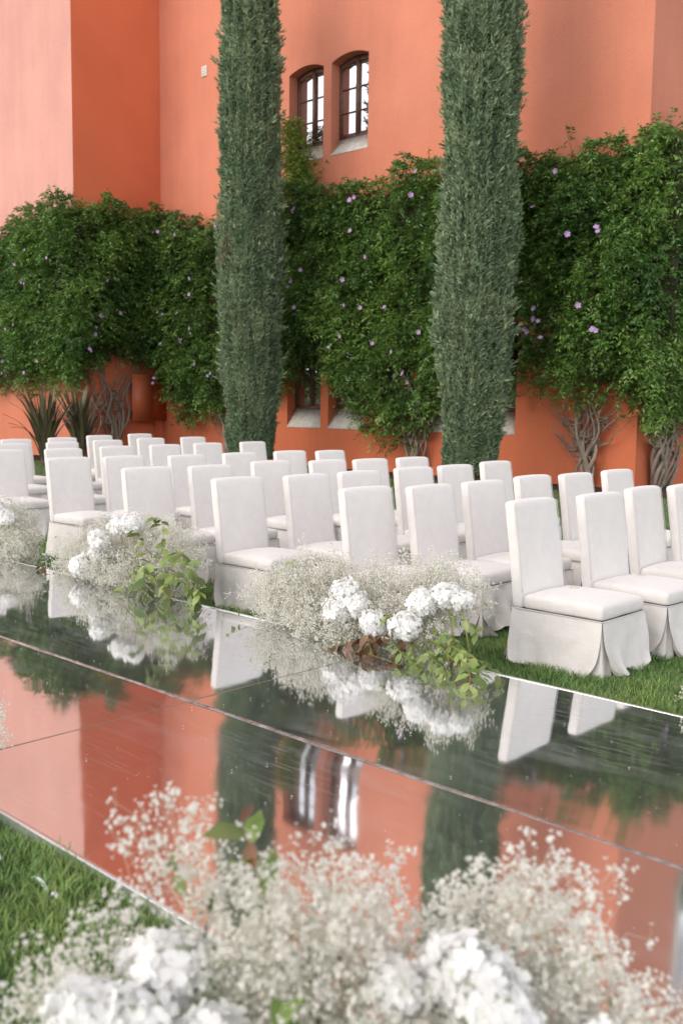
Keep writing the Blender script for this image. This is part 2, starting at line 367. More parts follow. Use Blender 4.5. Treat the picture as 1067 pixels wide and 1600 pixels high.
mb.add([(XR,YW,0),(XR,30,0),(XR,30,HZ),(XR,YW,HZ)], [(0,1,2,3)])
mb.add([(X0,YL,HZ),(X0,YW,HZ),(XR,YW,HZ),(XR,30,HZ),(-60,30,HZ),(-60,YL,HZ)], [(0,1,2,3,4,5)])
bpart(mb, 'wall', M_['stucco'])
mb = MB(); mb.add([(X0,YL,0),(X0,YW,0),(X0,YW,HZ),(X0,YL,HZ)], [(0,1,2,3)]); o = bpart(mb, 'side_wall', M_['stucco_shaded']); o['label'] = 'side wall of the projecting left wing, deeper orange painted for shade'
mb = MB(); mb.add([(-60,YL,0),(X0,YL,0),(X0,YL,HZ),(-60,YL,HZ)], [(0,1,2,3)]); mb.add([(-60,YL,0),(-60,30,0),(-60,30,HZ),(-60,YL,HZ)], [(0,3,2,1)])
o = bpart(mb, 'wing_wall', M_['stucco_glare']); o['label'] = 'stucco wall of the projecting left wing, paled by painted-in glare'
def window(xa, xb, z0, z1, rise, y, sill_lo):
    wf = MB(); W = xb-xa; fw = .05; yf = y-.05
    top = lambda x: z1+rise*4*((x-xa)/W)*(1-(x-xa)/W)
    wf.box(xa, yf, z0, xa+fw, y, z1+.02); wf.box(xb-fw, yf, z0, xb, y, z1+.02); wf.box(xa+fw, yf, z0, xb-fw, y, z0+fw)
    n = 10
    for i in range(n):                                    # arched head
        p, q = xa+fw+(W-2*fw)*i/n, xa+fw+(W-2*fw)*(i+1)/n
        wf.add([(p,yf,top(p)-.14),(q,yf,top(q)-.14),(q,yf,top(q)),(p,yf,top(p)),(p,y,top(p)-.14),(q,y,top(q)-.14),(q,y,top(q)),(p,y,top(p))], [(0,1,2,3),(4,7,6,5),(0,4,5,1),(3,2,6,7)])
    xm = (xa+xb)/2
    fr = bpart(wf, 'window', M_['wood'])
    ca = MB(); ca.box(xm-.045, yf-.018, z0+fw, xm+.045, y-.003, z1-.02+rise*.9)
    for s0, s1 in ((xa+fw, xm-.045), (xm+.045, xb-fw)):
        ca.box(s0, yf+.012, z0+fw, s0+.03, y-.004, z1-.06); ca.box(s1-.03, yf+.012, z0+fw, s1, y-.004, z1-.06)
        hh = z1-.04-z0-fw
        for k in range(4):
            zz = z0+fw+hh*k/3; t = .04 if k in (0, 3) else .014
            ca.box(s0+.03, yf+.014, zz-(0 if k == 0 else t), s1-.03, y-.005, zz+(0 if k == 3 else t)+(.02 if k == 0 else 0))
    ca.build('casement_frame', M_['wood'], fr)
    gl = MB(); V = []; rr = .004
    for s0, s1, tl in ((xa+fw, xm-.05, .006), (xm+.05, xb-fw, -.004)):
        gl.add([(s0,y-.012,z0+fw),(s1,y-.012+tl,z0+fw),(s1,y-.012+tl,z1+.05),(s0,y-.012,z1+.05)], [(0,1,2,3)])
    gl.build('glass_pane', M_['glass'], fr)
    sl = MB(); yo = YW-.012; xa2, xb2 = xa+.004, xb-.004
    sl.add([(xa2,yo,sill_lo-.002),(xb2,yo,sill_lo-.002),(xb2,yf-.004,z0-.002),(xa2,yf-.004,z0-.002),(xa2,YW+.3,sill_lo+.004),(xb2,YW+.3,sill_lo+.004),(xa2,yo,sill_lo+.012),(xb2,yo,sill_lo+.012)],
           [(6,7,2,3),(0,1,7,6),(0,6,3,4),(1,5,2,7),(0,4,5,1),(3,2,5,4)])
    sl.build('sill', M_['sill'], fr)
for (xa, xb, zb, zt, rise) in wins:
    window(xa, xb, zb+.42 if zb > 5 else zb+.5, zt, rise, YW+D-.02, zb)
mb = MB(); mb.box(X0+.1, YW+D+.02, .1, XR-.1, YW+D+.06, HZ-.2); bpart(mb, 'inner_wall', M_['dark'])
# pale opening high on the return wall, known from its reflection in the mirror aisle
mb = MB(); mb.box(XR+.002, 20.9, 9.2, XR+.05, 22.3, 12.1); o = bpart(mb, 'window_surround', M_['sill'])
mb = MB(); mb.box(XR+.051, 21.1, 9.4, XR+.06, 22.1, 11.9); mb.build('glass_pane', M_['glass'], o)
# small pale grille
g_ = MB(); g_.box(-22.62, YW-.03, 10.57, -22.40, YW-.002, 10.84)
pl = g_.build('vent_plate', M_['plate'], bevel=.006); tag(pl, 'small square pale vent plate high on the wall, left of the cypresses', 'vent')
h = None
for i, (u, v) in enumerate(((.05,.06),(.11,.04),(.16,.07),(.07,.12),(.13,.13),(.05,.19),(.12,.20),(.17,.18))):
    h = MB(); h.box(-22.62+u, YW-.034, 10.57+v, -22.62+u+.028, YW-.0301, 10.57+v+.02); h.build('grille_hole', M_['dark'], pl)
# junction cabinet on the side of the wing
cb = tag(empty('wall_cabinet', (X0, 17.4, 1.1)), 'terracotta painted metal cabinet on the wall below the vines, door ajar', 'cabinet')
def cpart(mb, name, mt, **k):
    o = mb.build(name, mt, cb, **k); o.location = (-X0, -17.4, -1.1); return o
mb = MB(); mb.box(X0+.003, 17.0, 1.1, X0+.24, 18.05, 2.38); cpart(mb, 'cabinet_body', M_['cabinet'])
mb = MB(); th = math.radians(22); ax, ay = X0+.30, 16.82
for (r_, z_) in (): pass
mb.add([(ax,ay,1.05),(ax+.10,ay+.66,1.05),(ax+.10,ay+.66,2.40),(ax,ay,2.40),(ax-.03,ay+.015,1.05),(ax+.07,ay+.665,1.05),(ax+.07,ay+.665,2.40),(ax-.03,ay+.015,2.40)],
       [(0,1,2,3),(5,4,7,6),(4,0,3,7),(1,5,6,2),(3,2,6,7),(4,5,1,0)])
d_ = cpart(mb, 'cabinet_door', M_['cabinet'])
for z_ in (1.3, 2.1): mb = MB(); mb.tube([(ax-.012, ay-.012, z_-.06), (ax-.012, ay-.012, z_+.06)], .018, n=8); mb.build('hinge', M_['dark'], d_)
mb = MB(); mb.tube([(X0+.08, 17.75, 0.0), (X0+.08, 17.75, 1.1)], .035, n=10); cpart(mb, 'conduit', M_['cabinet'], smooth=True)
mb = MB(); mb.tube([(X0+.07, YL+.25, 0), (X0+.07, YL+.25, 2.6)], .05, n=10); tag(mb.build('drain_pipe', M_['cabinet'], smooth=True), 'terracotta painted pipe rising at the corner of the left wing', 'pipe')

# ------------------------------------------------------------ mirror aisle
YN, YS, YF, ZM = 1.618, 2.903, 4.384, .17
run = tag(empty('mirror_aisle', (-4, 3.2, 0)), 'long low aisle platform topped with scuffed mirror panels, crossing the lawn', 'aisle')
def rpart(mb, name, mt, **k):
    o = mb.build(name, mt, run, **k); o.location = (4, -3.2, 0); return o
mb = MB(); mb.box(-30, YN+.02, 0, 6, YF-.02, .150); rpart(mb, 'platform', M_['ply'])
xs = [-3.735+3.05*k for k in range(-8, 4)]
for i, (a, b) in enumerate(zip(xs, xs[1:])):
    for j, (ya, yb) in enumerate(((YN, YS), (YS, YF))):
        nx, ny = 44, 26; V = []; sd_ = i*2+j
        tx, ty = .0022*math.sin(sd_*2.3+1), .0026*math.sin(sd_*1.7+.4)
        if j == 1: ty = .0
        if -4.0 < a < -3.5 and j == 0: tx, ty = .001, -.004
        if -7 < a < -6.5 and j == 0: tx, ty = .0, -.0065
        if -7 < a < -6.5 and j == 1: tx, ty = .0, -.002
        yc_ = (ya+yb)/2
        for v in range(ny+1):
            for u in range(nx+1):
                x = a+.0012+(b-a-.0024)*u/nx; y = ya+.003+(yb-ya-.006)*v/ny
                ex = 0; ey = min(v, ny-v)/ny
                z = ZM + (ty*(YS-yc_)*-.4 if j == 0 else 0) + .0017*nz(x, y, 0, .9, sd_) + .00055*nz(x, y, 1, 3.0, sd_) + tx*(x-(a+b)/2) + ty*(y-(ya+yb)/2)
                z += .0012*math.exp(-(ey*ny*.9)**2)*(1+.8*nz(x, y, 3, 2.2, 5)) if (j == 0) == (v > ny/2) else 0
                V.append((x, y, z))
        Fq = [(v*(nx+1)+u, v*(nx+1)+u+1, (v+1)*(nx+1)+u+1, (v+1)*(nx+1)+u) for v in range(ny) for u in range(nx)]
        rim = [u for u in range(nx+1)]+[v*(nx+1)+nx for v in range(1, ny+1)]+[ny*(nx+1)+u for u in range(nx-1, -1, -1)]+[v*(nx+1) for v in range(ny-1, 0, -1)]
        b0_ = len(V); nr = len(rim); V += [V[q] for q in rim]+[(V[q][0], V[q][1], V[q][2]-.018) for q in rim]; Fq += [(b0_+q, b0_+nr+q, b0_+nr+(q+1) % nr, b0_+(q+1) % nr) for q in range(nr)]
        o = obj('mirror_panel', mesh('mirror_panel', V, Fq, [M_['mirror'], M_['ply']], True, [0]*(len(Fq)-nr)+[1]*nr), run, (4, -3.2, 0))
for y in (YN, YF):
    mb = MB(); s = -1 if y == YN else 1
    for x in np.arange(-26, 3.4, 2.44): mb.box(x+.002, min(y-s*.012, y+s*.006), .02, x+2.438, max(y-s*.012, y+s*.006), ZM+.0045 if y == YN else ZM+.003)
    rpart(mb, 'edge_trim', M_['edge'], bevel=.002)
V = []; n = 500
for k in range(n+1):
    x = -26+30*k/n; w_ = .016+.009*nz(x, 0, 0, 3); yo = YS+.006*nz(x, 0, 0, 1.3, 4)
    z = ZM+.0045+.0035*abs(nz(x, 0, 0, 7, 2))
    V += [(x, yo-w_, ZM-.001), (x, yo, z), (x, yo+w_, ZM-.001)]
Fq = [(3*k+i, 3*k+3+i, 3*k+4+i, 3*k+1+i) for k in range(n) for i in (0, 1)]
o = obj('joint_tape', mesh('joint_tape', V, Fq, [M_['tape']], True), run, (4, -3.2, 0))

st_ = tag(empty('plastic_strip', (-2.7, 1.463, .13)), 'thin white plastic strip half buried in grass beside the mirror aisle', 'strip')
for a, b in ((-2.92, -2.85), (-2.67, -2.56), (-2.53, -2.50), (-2.17, -2.10)):
    pts = [(x, 1.463+.008*math.sin(x*23), (.150+.012*math.sin((x-a)/(b-a)*PI))) for x in np.linspace(a, b, 6)]; mb = MB(); mb.tube(pts, .006, n=6); mb.build('strip_length', M_['plastic'], st_, smooth=True).location = (2.7, -1.463, -.13)

# ------------------------------------------------------------ chairs
def cushion_mesh(x0, x1, y0, y1, z0, z1, r, crown, name, mt, nx=14, ny=14, nzv=6, shear=0):
    """rounded box: a cube grid pushed onto a rounded box; crown lifts the top"""
    bm = bmesh.new(); 
    hx, hy, hz = (x1-x0)/2, (y1-y0)/2, (z1-z0)/2; cx, cy, cz = (x0+x1)/2, (y0+y1)/2, (z0+z1)/2
    def face(fn, a, b):
        g = [[bm.verts.new(fn(-1+2*i/a, -1+2*j/b)) for j in range(b+1)] for i in range(a+1)]
        for i in range(a):
            for j in range(b): bm.faces.new((g[i][j], g[i+1][j], g[i+1][j+1], g[i][j+1]))
    face(lambda u, v: (u, v, 1), nx, ny); face(lambda u, v: (v, u, -1), ny, nx)
    face(lambda u, v: (u, -1, v), nx, nzv); face(lambda u, v: (v, 1, u), nzv, nx)
    face(lambda u, v: (1, u, v), ny, nzv); face(lambda u, v: (-1, v, u), nzv, ny)
    bmesh.ops.remove_doubles(bm, verts=bm.verts, dist=1e-5)
    for v in bm.verts:
        u = v.co.copy()
        # crowd grid lines near the edges so that the rounding is smooth
        u = Vector([math.copysign(1-(1-abs(q))**1.5, q) for q in u])
        p = Vector((u.x*hx, u.y*hy, u.z*hz))
        inn = Vector([max(-h_+r, min(h_-r, q)) for q, h_ in zip(p, (hx, hy, hz))])
        d = p-inn
        if d.length > 1e-9: p = inn+d.normalized()*min(d.length, r) if d.length > r else p
        k = (1-(p.x/hx)**2)*(1-(p.y/hy)**2)
        if p.z > 0: p.z += crown*k
        v.co = p+Vector((cx, cy, cz))
    me = bpy.data.meshes.new(name); bmesh.ops.recalc_face_normals(bm, faces=bm.faces); bm.to_mesh(me); bm.free()
    me.materials.append(mt); me.polygons.foreach_set('use_smooth', np.ones(len(me.polygons), dtype=bool)); me.update()
    return me
seat_me = cushion_mesh(-.27, .285, -.266, .266, .345, .437, .030, .034, 'seat_cushion', M_['linen'])
for v in seat_me.vertices:
    v.co.z += .004*nz(v.co.x, v.co.y, 0, 6, 1); 
back_me = cushion_mesh(-.0425, .0425, -.262, .262, 0, .67, .030, 0, 'backrest', M_['linen'], nx=6, ny=14, nzv=22)
for v in back_me.vertices:                       # lean, gentle curve and slightly narrower head
    t = v.co.z/.67; y = v.co.y
    if v.co.x > 0: v.co.x += .012*(1-(y/.24)**2)*(1-t*.6)
    v.co.z = .338+v.co.z
    v.co.x += -.308-.075*t-.02*t*t; v.co.y *= (1-.03*t)
    v.co.z += .006*(1-(y/.24)**2)*t
    v.co.x += .0035*nz(v.co.y, v.co.z, 0, 6, 3)+.0015*nz(v.co.y, v.co.z, 2, 17, 3)
seam_me = []
for sy in (-1, 1):
    pts = []; sv_ = MB()
    for q in np.linspace(.16, .985, 14):
        pts.append((-.308-.075*q-.02*q*q+.040, sy*(.2545)*(1-.03*q), .338+q*.67))
    sv_.tube(pts, .0022, n=5); seam_me.append(mesh('edge_seam', sv_.v, sv_.f, [M_['piping']], True))
pv = MB(); rr = [(.288,-.262),(.288,.262),(.282,.268),(-.30,.268),(-.345,.262),(-.345,-.262),(-.30,-.268),(.282,-.268),(.288,-.262)]
pv.tube([(x, y, .345) for x, y in rr], .0045, n=5); pipe_me = mesh('piping', pv.v, pv.f, [M_['piping']], True)

def skirt_mesh(seed, wave, swag):
    r_ = np.random.RandomState(seed); V = []; Fq = []; mi = []
    H = .343; fl = .030
    corners = {'fl': (.284, -.265), 'fr': (.284, .265), 'rr': (-.345, .262), 'rl': (-.345, -.262)}
    nrm = {'L': (0, -1), 'F': (1, 0), 'Rt': (0, 1), 'B': (-1, 0)}
    sides = [('L', corners['rl'], corners['fl']), ('F', corners['fl'], corners['fr']), ('Rt', corners['fr'], corners['rr']), ('B', corners['rr'], corners['rl'])]
    def sheet(fn, nu, nv):
        b = len(V)
        for j in range(nv+1):
            for i in range(nu+1): V.append(fn(i/nu, j/nv))
        for j in range(nv):
            for i in range(nu): a = b+j*(nu+1)+i; Fq.append((a, a+1, a+nu+2, a+nu+1))
    for key, A, B in sides:
        nx_, ny_ = nrm[key]; ph = r_.uniform(0, 6, 4); gA, gB = r_.uniform(.018, .05, 2)*(1.2 if key != 'B' else .5)
        dx, dy = B[0]-A[0], B[1]-A[1]; Ln = math.hypot(dx, dy); tx, ty = dx/Ln, dy/Ln
        sw = swag if key == 'F' else 0
        def fn(u, v, A=A, nx_=nx_, ny_=ny_, tx=tx, ty=ty, Ln=Ln, ph=ph, gA=gA, gB=gB, sw=sw):
            e = v**1.6; eg = v**4; s = u*Ln
            s2 = s + (gA*(eg+.12*v)*(1-u)**1.5 - gB*(eg+.12*v)*u**1.5)*1.5 + ((1-u)*-.012+u*.012)*v
            end = max(0, 1-min(u, 1-u)*Ln/.055)
            off = fl*v**1.1 + .002 + wave*v**1.4*(math.sin(u*9+ph[0])*.5+math.sin(u*17+ph[1])*.35+math.sin(u*29+ph[2])*.15) + .030*e*end*(1 if ph[3] > 3 else .5) + .018*v**7
            off += sw*v*(.022*math.sin(u*14+v*3+ph[0])+.012*math.sin(u*23-v*5)) 
            z = H*(1-v) + .006 + .030*end**2*eg + .011*v*v*math.sin(u*11+ph[1]) 
            z += sw*.02*math.sin(u*PI)*v; off += .012*v*nz(s*5, v*1.2, 0, 1, seed+nx_*3+ny_*5) + .006*min(1, v*3)*nz(s*9, v*7, 1, 1, seed+nx_+ny_*2)
            x, y = A[0]+tx*s2+nx_*off, A[1]+ty*s2+ny_*off
            return (x, y, max(z, .004))
        sheet(fn, 34, 12)
    order = ['fl', 'fr', 'rr', 'rl']; nn = {'fl': ((0,-1),(1,0)), 'fr': ((1,0),(0,1)), 'rr': ((0,1),(-1,0)), 'rl': ((-1,0),(0,-1))}
    for k in order:                                   # kick pleat inserts behind each corner
        cx, cy = corners[k]; (n1x, n1y), (n2x, n2y) = nn[k]; ph = r_.uniform(0, 6, 3); push = r_.uniform(.3, 1.25); aw = .085
        # the insert runs along side 1 towards the corner, then along side 2: directions along the sides
        t1 = (-n2x, -n2y); t2 = (-n1x, -n1y)
        def fn(u, v, cx=cx, cy=cy, n1x=n1x, n1y=n1y, n2x=n2x, n2y=n2y, t1=t1, t2=t2, ph=ph, push=push):
            e = v**1.3; q = u*2-1
            if q < 0: bx, by, mx_, my_ = cx+t1[0]*aw*-q, cy+t1[1]*aw*-q, n1x, n1y
            else: bx, by, mx_, my_ = cx+t2[0]*aw*q, cy+t2[1]*aw*q, n2x, n2y
            bx -= (n1x+n2x)*.006; by -= (n1y+n2y)*.006
            fold = math.exp(-(q/.33)**2)
            o1 = (fl*v**1.1-.004)*(1-fold)
            dg = (n1x+n2x, n1y+n2y)
            w2 = .012*e*math.sin(q*7+ph[0])
            fo = fl*v*fold*push*.9
            return (bx+mx_*(o1+w2*.5)+dg[0]*fo, by+my_*(o1+w2*.5)+dg[1]*fo, max(.003, (H-.002)*(1-v)+.004+.004*math.sin(q*5+ph[1])*v))
        sheet(fn, 24, 10)
    return mesh('skirt', V, Fq, [M_['linen']], True)
skirts = [skirt_mesh(3, .034, .9), skirt_mesh(11, .030, .6), skirt_mesh(5, .030, 2.2), skirt_mesh(23, .034, 1.5)]

def make_chair(sk):
    t = empty('slipcovered_chair')
    s = obj('seat_cushion', seat_me, t); obj('piping', pipe_me, s)
    bk = obj('backrest', back_me, t); obj('edge_seam', seam_me[0], bk); obj('edge_seam', seam_me[1], bk); obj('skirt', skirts[sk], t)
    return t
def copy_tree(o, parent=None):
    c = o.copy(); COL.objects.link(c)
    if parent is not None: c.parent = parent
    for ch in list(o.children): copy_tree(ch, c)
    return c
protos = {}
ORD = ['first', 'second', 'third', 'fourth', 'fifth', 'sixth']
# world places of the middle of each backrest's top edge
chairs = [[(-3.47, 5.49), (-3.4, 6.24), (-3.47, 7.02), (-3.37, 7.53)],
          [(-4.77, 5.33), (-4.6, 5.86), (-4.59, 6.53), (-4.69, 7.4), (-4.6, 7.97), (-4.62, 8.77)],
          [(-6.06, 5.22), (-5.96, 5.9), (-5.99, 6.59), (-6.05, 7.43), (-6.03, 8.07), (-6.18, 8.99)],
          [(-7.52, 5.38), (-7.4, 6.03), (-7.63, 7.02), (-7.39, 7.62), (-7.28, 8.18), (-7.24, 8.86)],
          [(-9.31, 5.66), (-9.23, 6.3), (-9.04, 7.02), (-9.1, 7.86), (-9.14, 8.73), (-8.94, 9.26)],
          [(-11.14, 5.9), (-11.12, 6.69), (-11.36, 7.64), (-11.46, 8.51), (-11.61, 9.4), (-11.66, 10.33)],
          [(-12.74, 6.88), (-12.91, 7.75), (-13.26, 8.75), (-13.68, 9.86), (-13.79, 10.83)],
          [(-14.21, 7.73), (-14.51, 8.71), (-15.2, 9.86), (-15.63, 11.02)]]
ROWS = ['nearest row, at the right edge', 'second row from the right', 'third row from the right', 'fourth row from the right', 'fifth row from the right', 'fourth row from the far left end',
        'third row from the far left end', 'hindmost row on the far left']
ROWS[5] = 'sixth row from the right'; ROWS[6] = 'next to hindmost row at far left'; ROWS[7] = 'hindmost row at far left'
r_c = np.random.RandomState(2)
for ri, row in enumerate(chairs):
    for ci, (x, y) in enumerate(row):
        sk = {(0, 0): 1, (1, 1): 2, (0, 1): 0, (2, 0): 0}.get((ri, ci), int(r_c.randint(4)))
        if sk not in protos: protos[sk] = make_chair(sk); o = protos[sk]
        else: o = copy_tree(protos[sk])
        yaw = math.radians(r_c.uniform(-2.5, 2.5)) if (ri, ci) != (0, 0) else 0
        ox, oy = .36*math.cos(yaw), .36*math.sin(yaw)
        o.location = (x+ox, y+oy, 0); o.rotation_euler = (0, 0, yaw)
        tag(o, f'ivory skirted chair, {ORD[ci]} from the left in the {ROWS[ri]}', 'chair', 'slipcovered chairs set in rows on the lawn')
def card(x, y, z, rz, lab):
    mb = MB(); mb.add([(-.028,-.018,0),(.028,-.018,0),(.028,.018,.002),(-.028,.018,.002),(-.028,-.018,.0015),(.028,-.018,.0015),(.028,.018,.0035),(-.028,.018,.0035)], [(3,2,1,0),(4,5,6,7),(0,1,5,4),(1,2,6,5),(2,3,7,6),(3,0,4,7)])
    o = mb.build('name_card', M_['card'], loc=(x, y, z)); o.rotation_euler = (0, 0, rz); tag(o, lab, 'card', 'small cards left on chair seats')
for (ri, ci, lab) in ((0, 0, 'small cream card on the seat of the nearest aisle chair'), (0, 1, 'small cream card on the seat of the second chair in the nearest row')):
    x, y = chairs[ri][ci]; card(x+.36-.07, y+.02, .4690, .5, lab)

# ------------------------------------------------------------ cypresses
def plume_template():
    V = []; Fc = []; r_ = np.random.RandomState(4)
    for k in range(7):
        a = r_.uniform(0, 2*PI); tl = r_.uniform(.1, .6); l = r_.uniform(.35, .75); b0 = r_.uniform(-.1, .55)
        d = Vector((1, math.cos(a)*tl, math.sin(a)*tl)).normalized(); s = d.cross(Vector((r_.normal(), r_.normal(), r_.normal()))).normalized()*r_.uniform(.06, .11)
        o = Vector((b0, 0, 0)); i = len(V)
        V += [o, o+d*l*.45+s, o+d*l, o+d*l*.45-s]; Fc.append((i, i+1, i+2, i+3))
    return np.array([tuple(v) for v in V]), np.array(Fc)
def cypress(cx, cy, R0, Htop, lab, seed, lean):
    t = tag(empty('cypress_tree', (cx, cy, 0)), lab, 'tree', 'cypresses in front of the building')
    r_ = np.random.RandomState(seed)
    def rad(a, z):
        base = R0*np.clip(.70+.30*np.minimum(1, (z-.35)/2.4), 0, 1)
        base = base*np.where(z > 6, 1-.8*(np.maximum(z-9.2, 0)/(Htop-9.2))**1.8, 1)
        rid = np.array([.11*nz(math.cos(q)*6.5, math.sin(q)*6.5, w_*.9, 1, seed+11)+.05*nz(math.cos(q)*3, math.sin(q)*3, w_*2.2, 1, seed+8)+.08*nz(math.cos(q)*2.4, math.sin(q)*2.4, w_*.55, 1, seed)+.07*nz(math.cos(q)*4.8, math.sin(q)*4.8, w_*1.1, 1, seed+3)+.05*nz(math.cos(q)*9, math.sin(q)*9, w_*2.5, 1, seed+5) for q, w_ in zip(a, z)])
        return base*(1+rid*1.9)
    n = 78000
    a = r_.uniform(0, 2*PI, n); z = .30+(Htop-.4)*r_.uniform(0, 1, n)**1.25
    # fewer on the side nobody sees from the lawn
    keep = (np.cos(a+PI*.5+.75) > -.75) | (r_.uniform(size=n) < .6); a, z = a[keep], z[keep]; n = len(a)
    r = rad(a, z)*(1-.20*r_.uniform(0, 1, n)**1.3)
    rad_d = np.stack([np.cos(a), np.sin(a), np.zeros(n)], 1)
    P = np.stack([lean[0]*z + r*np.cos(a), lean[1]*z + r*np.sin(a), z], 1)
    d = norm(rad_d*r_.uniform(.0, .85, n)[:, None] + np.array([0, 0, 1.])*r_.uniform(.6, 1.4, n)[:, None] + r_.normal(size=(n, 3))*.42)
    M = frames(d, rad_d)*r_.uniform(.07, .165, n)[:, None, None]
    P -= d*.04
    tv, tf = plume_template(); v, f = scatter(tv, tf, M, P)
    # inner mass
    na, nzz = 40, 90; V = []
    for j in range(nzz+1):
        zz = .45+(Htop-.6)*j/nzz; aa = np.linspace(0, 2*PI, na, endpoint=False); rr_ = rad(aa, np.full(na, zz))*.72
        V.append(np.stack([lean[0]*zz+rr_*np.cos(aa), lean[1]*zz+rr_*np.sin(aa), np.full(na, zz)], 1))
    V = np.concatenate(V); Fi = np.array([(j*na+i, j*na+(i+1) % na, (j+1)*na+(i+1) % na, (j+1)*na+i) for j in range(nzz) for i in range(na)])
    Va, Fa = join([(v, f), (V, Fi)])
    obj('crown', mesh('crown', Va, Fa, [M_['cypress']]), t)
    mb = MB(); mb.tube([(0, 0, 0), (lean[0], lean[1], 1.0), (lean[0]*3, lean[1]*3, 3.2)], .20, .12, n=12)
    for k in range(4):
        q = k*1.7+.4; mb.tube([(math.cos(q)*.1, math.sin(q)*.1, .1), (math.cos(q)*.26, math.sin(q)*.26, .7), (math.cos(q)*.4, math.sin(q)*.4, 1.4)], .07, .03, n=7)
    mb.build('trunk', M_['trunk'], t, smooth=True)
    # round pale cones caught in the foliage
    k = 14; a = r_.uniform(PI, 1.9*PI, k)+.2; z = r_.uniform(1.5, 8.5, k); r = rad(a, z)*1.0
    ico = bmesh.new(); bmesh.ops.create_icosphere(ico, subdivisions=1, radius=1); tv = np.array([v.co[:] for v in ico.verts]); tf = np.array([[v.index for v in f.verts] for f in ico.faces]); ico.free()
    cm = mesh('cone', tv*.024, tf, [M_['cone']], True)
    for i in range(k): obj('cone', cm, t, (lean[0]*z[i]+r[i]*math.cos(a[i]), lean[1]*z[i]+r[i]*math.sin(a[i]), z[i]))
    return t, rad
c1, rad1 = cypress(-18.03, 15.9, .655, 13.4, 'left and slimmer of the two grey green columnar cypresses', 31, (-.008, 0))
c2, rad2 = cypress(-11.57, 15.9, .655, 13.6, 'right and broader of the two grey green columnar cypresses', 57, (.006, 0))
tv, tf = plume_template()
for (c_t, rad_, lx, patch, sd_) in ((c1, rad1, -.008, [(5.1, -.40, 130), (3.6, -.05, 40)], 3), (c2, rad2, .006, [(3.2, -.2, 25)], 4)):
    r_ = np.random.RandomState(sd_); zz = [r_.uniform(.6, 11, 170)]; aa = [r_.uniform(PI*.9, 2.1*PI, 170)]
    for (z0, da, n_) in patch: zz.append(z0+r_.normal(size=n_)*.18); aa.append(-PI*.5+.15+da+r_.normal(size=n_)*.10)
    z, a = np.concatenate(zz), np.concatenate(aa); r = rad_(a, z)*r_.uniform(.97, 1.02, len(z))
    dd = norm(np.stack([np.cos(a)*.4, np.sin(a)*.4, np.full(len(z), .8)], 1)+r_.normal(size=(len(z), 3))*.4)
    v, f = scatter(tv, tf, frames(dd)*r_.uniform(.035, .10, len(z))[:, None, None], np.stack([lx*z+r*np.cos(a), r*np.sin(a), z], 1))
    o = obj('dry_foliage', mesh('dry_foliage', v, f, [M_['cypress_dry']]), c_t)
    n_ = 900; a = r_.uniform(0, 2*PI, n_); z = r_.uniform(.8, 12, n_); r = rad_(a, z)*1.02; o_ = np.stack([np.cos(a), np.sin(a), np.zeros(n_)], 1)
    dd = norm(o_*r_.uniform(.4, 1.3, n_)[:, None]+np.array([0, 0, 1.])+r_.normal(size=(n_, 3))*.35)
    v, f = scatter(tv, tf, frames(dd)*r_.uniform(.12, .26, n_)[:, None, None], np.stack([lx*z+r*np.cos(a), r*np.sin(a), z], 1)); obj('stray_shoots', mesh('stray_shoots', v, f, [M_['cypress']]), c_t)

# ------------------------------------------------------------ vines on the wall
LEAF_V = np.array([(0,0,0),(.42,.19,.05),(1,0,-.12),(.42,-.19,.05)]); LEAF_F = np.array([(0,1,2),(0,2,3)])
def shoot_leaves(P, D_, Ln, size, nl, r_):
    """pinnate shoots: pairs of leaflets along a curved axis.  P,D_ (n,3)"""
    n = len(P); out = []; dirs = []; sz = []
    D_ = norm(D_); side = norm(np.cross(D_, np.array([0, 0, 1.])+r_.normal(size=(n, 3))*.35)); upv = np.cross(side, D_)
    for k in range(nl):
        t = (k//2+1)/(nl//2+.5); s = 1 if k % 2 else -1
        base = P + D_*(Ln*t)[:, None] + np.array([0, 0, -1.])*(Ln*.45*t*t)[:, None]
        d = norm(side*s*.9 + D_*.55 + np.array([0, 0, -.45]) + r_.normal(size=(n, 3))*.30)
        out.append(base); dirs.append(d); sz.append(size*(1-.35*abs(t-.5))*r_.uniform(.7, 1.25, n))
    P2 = np.concatenate(out); d2 = np.concatenate(dirs); s2 = np.concatenate(sz); up = np.repeat(upv[None], nl, 0).reshape(-1, 3)+r_.normal(size=(len(P2), 3))*.35
    return P2, frames(d2, up)*s2[:, None, None]
def profile(pts, x): return np.interp(x, [p[0] for p in pts], [p[1] for p in pts])
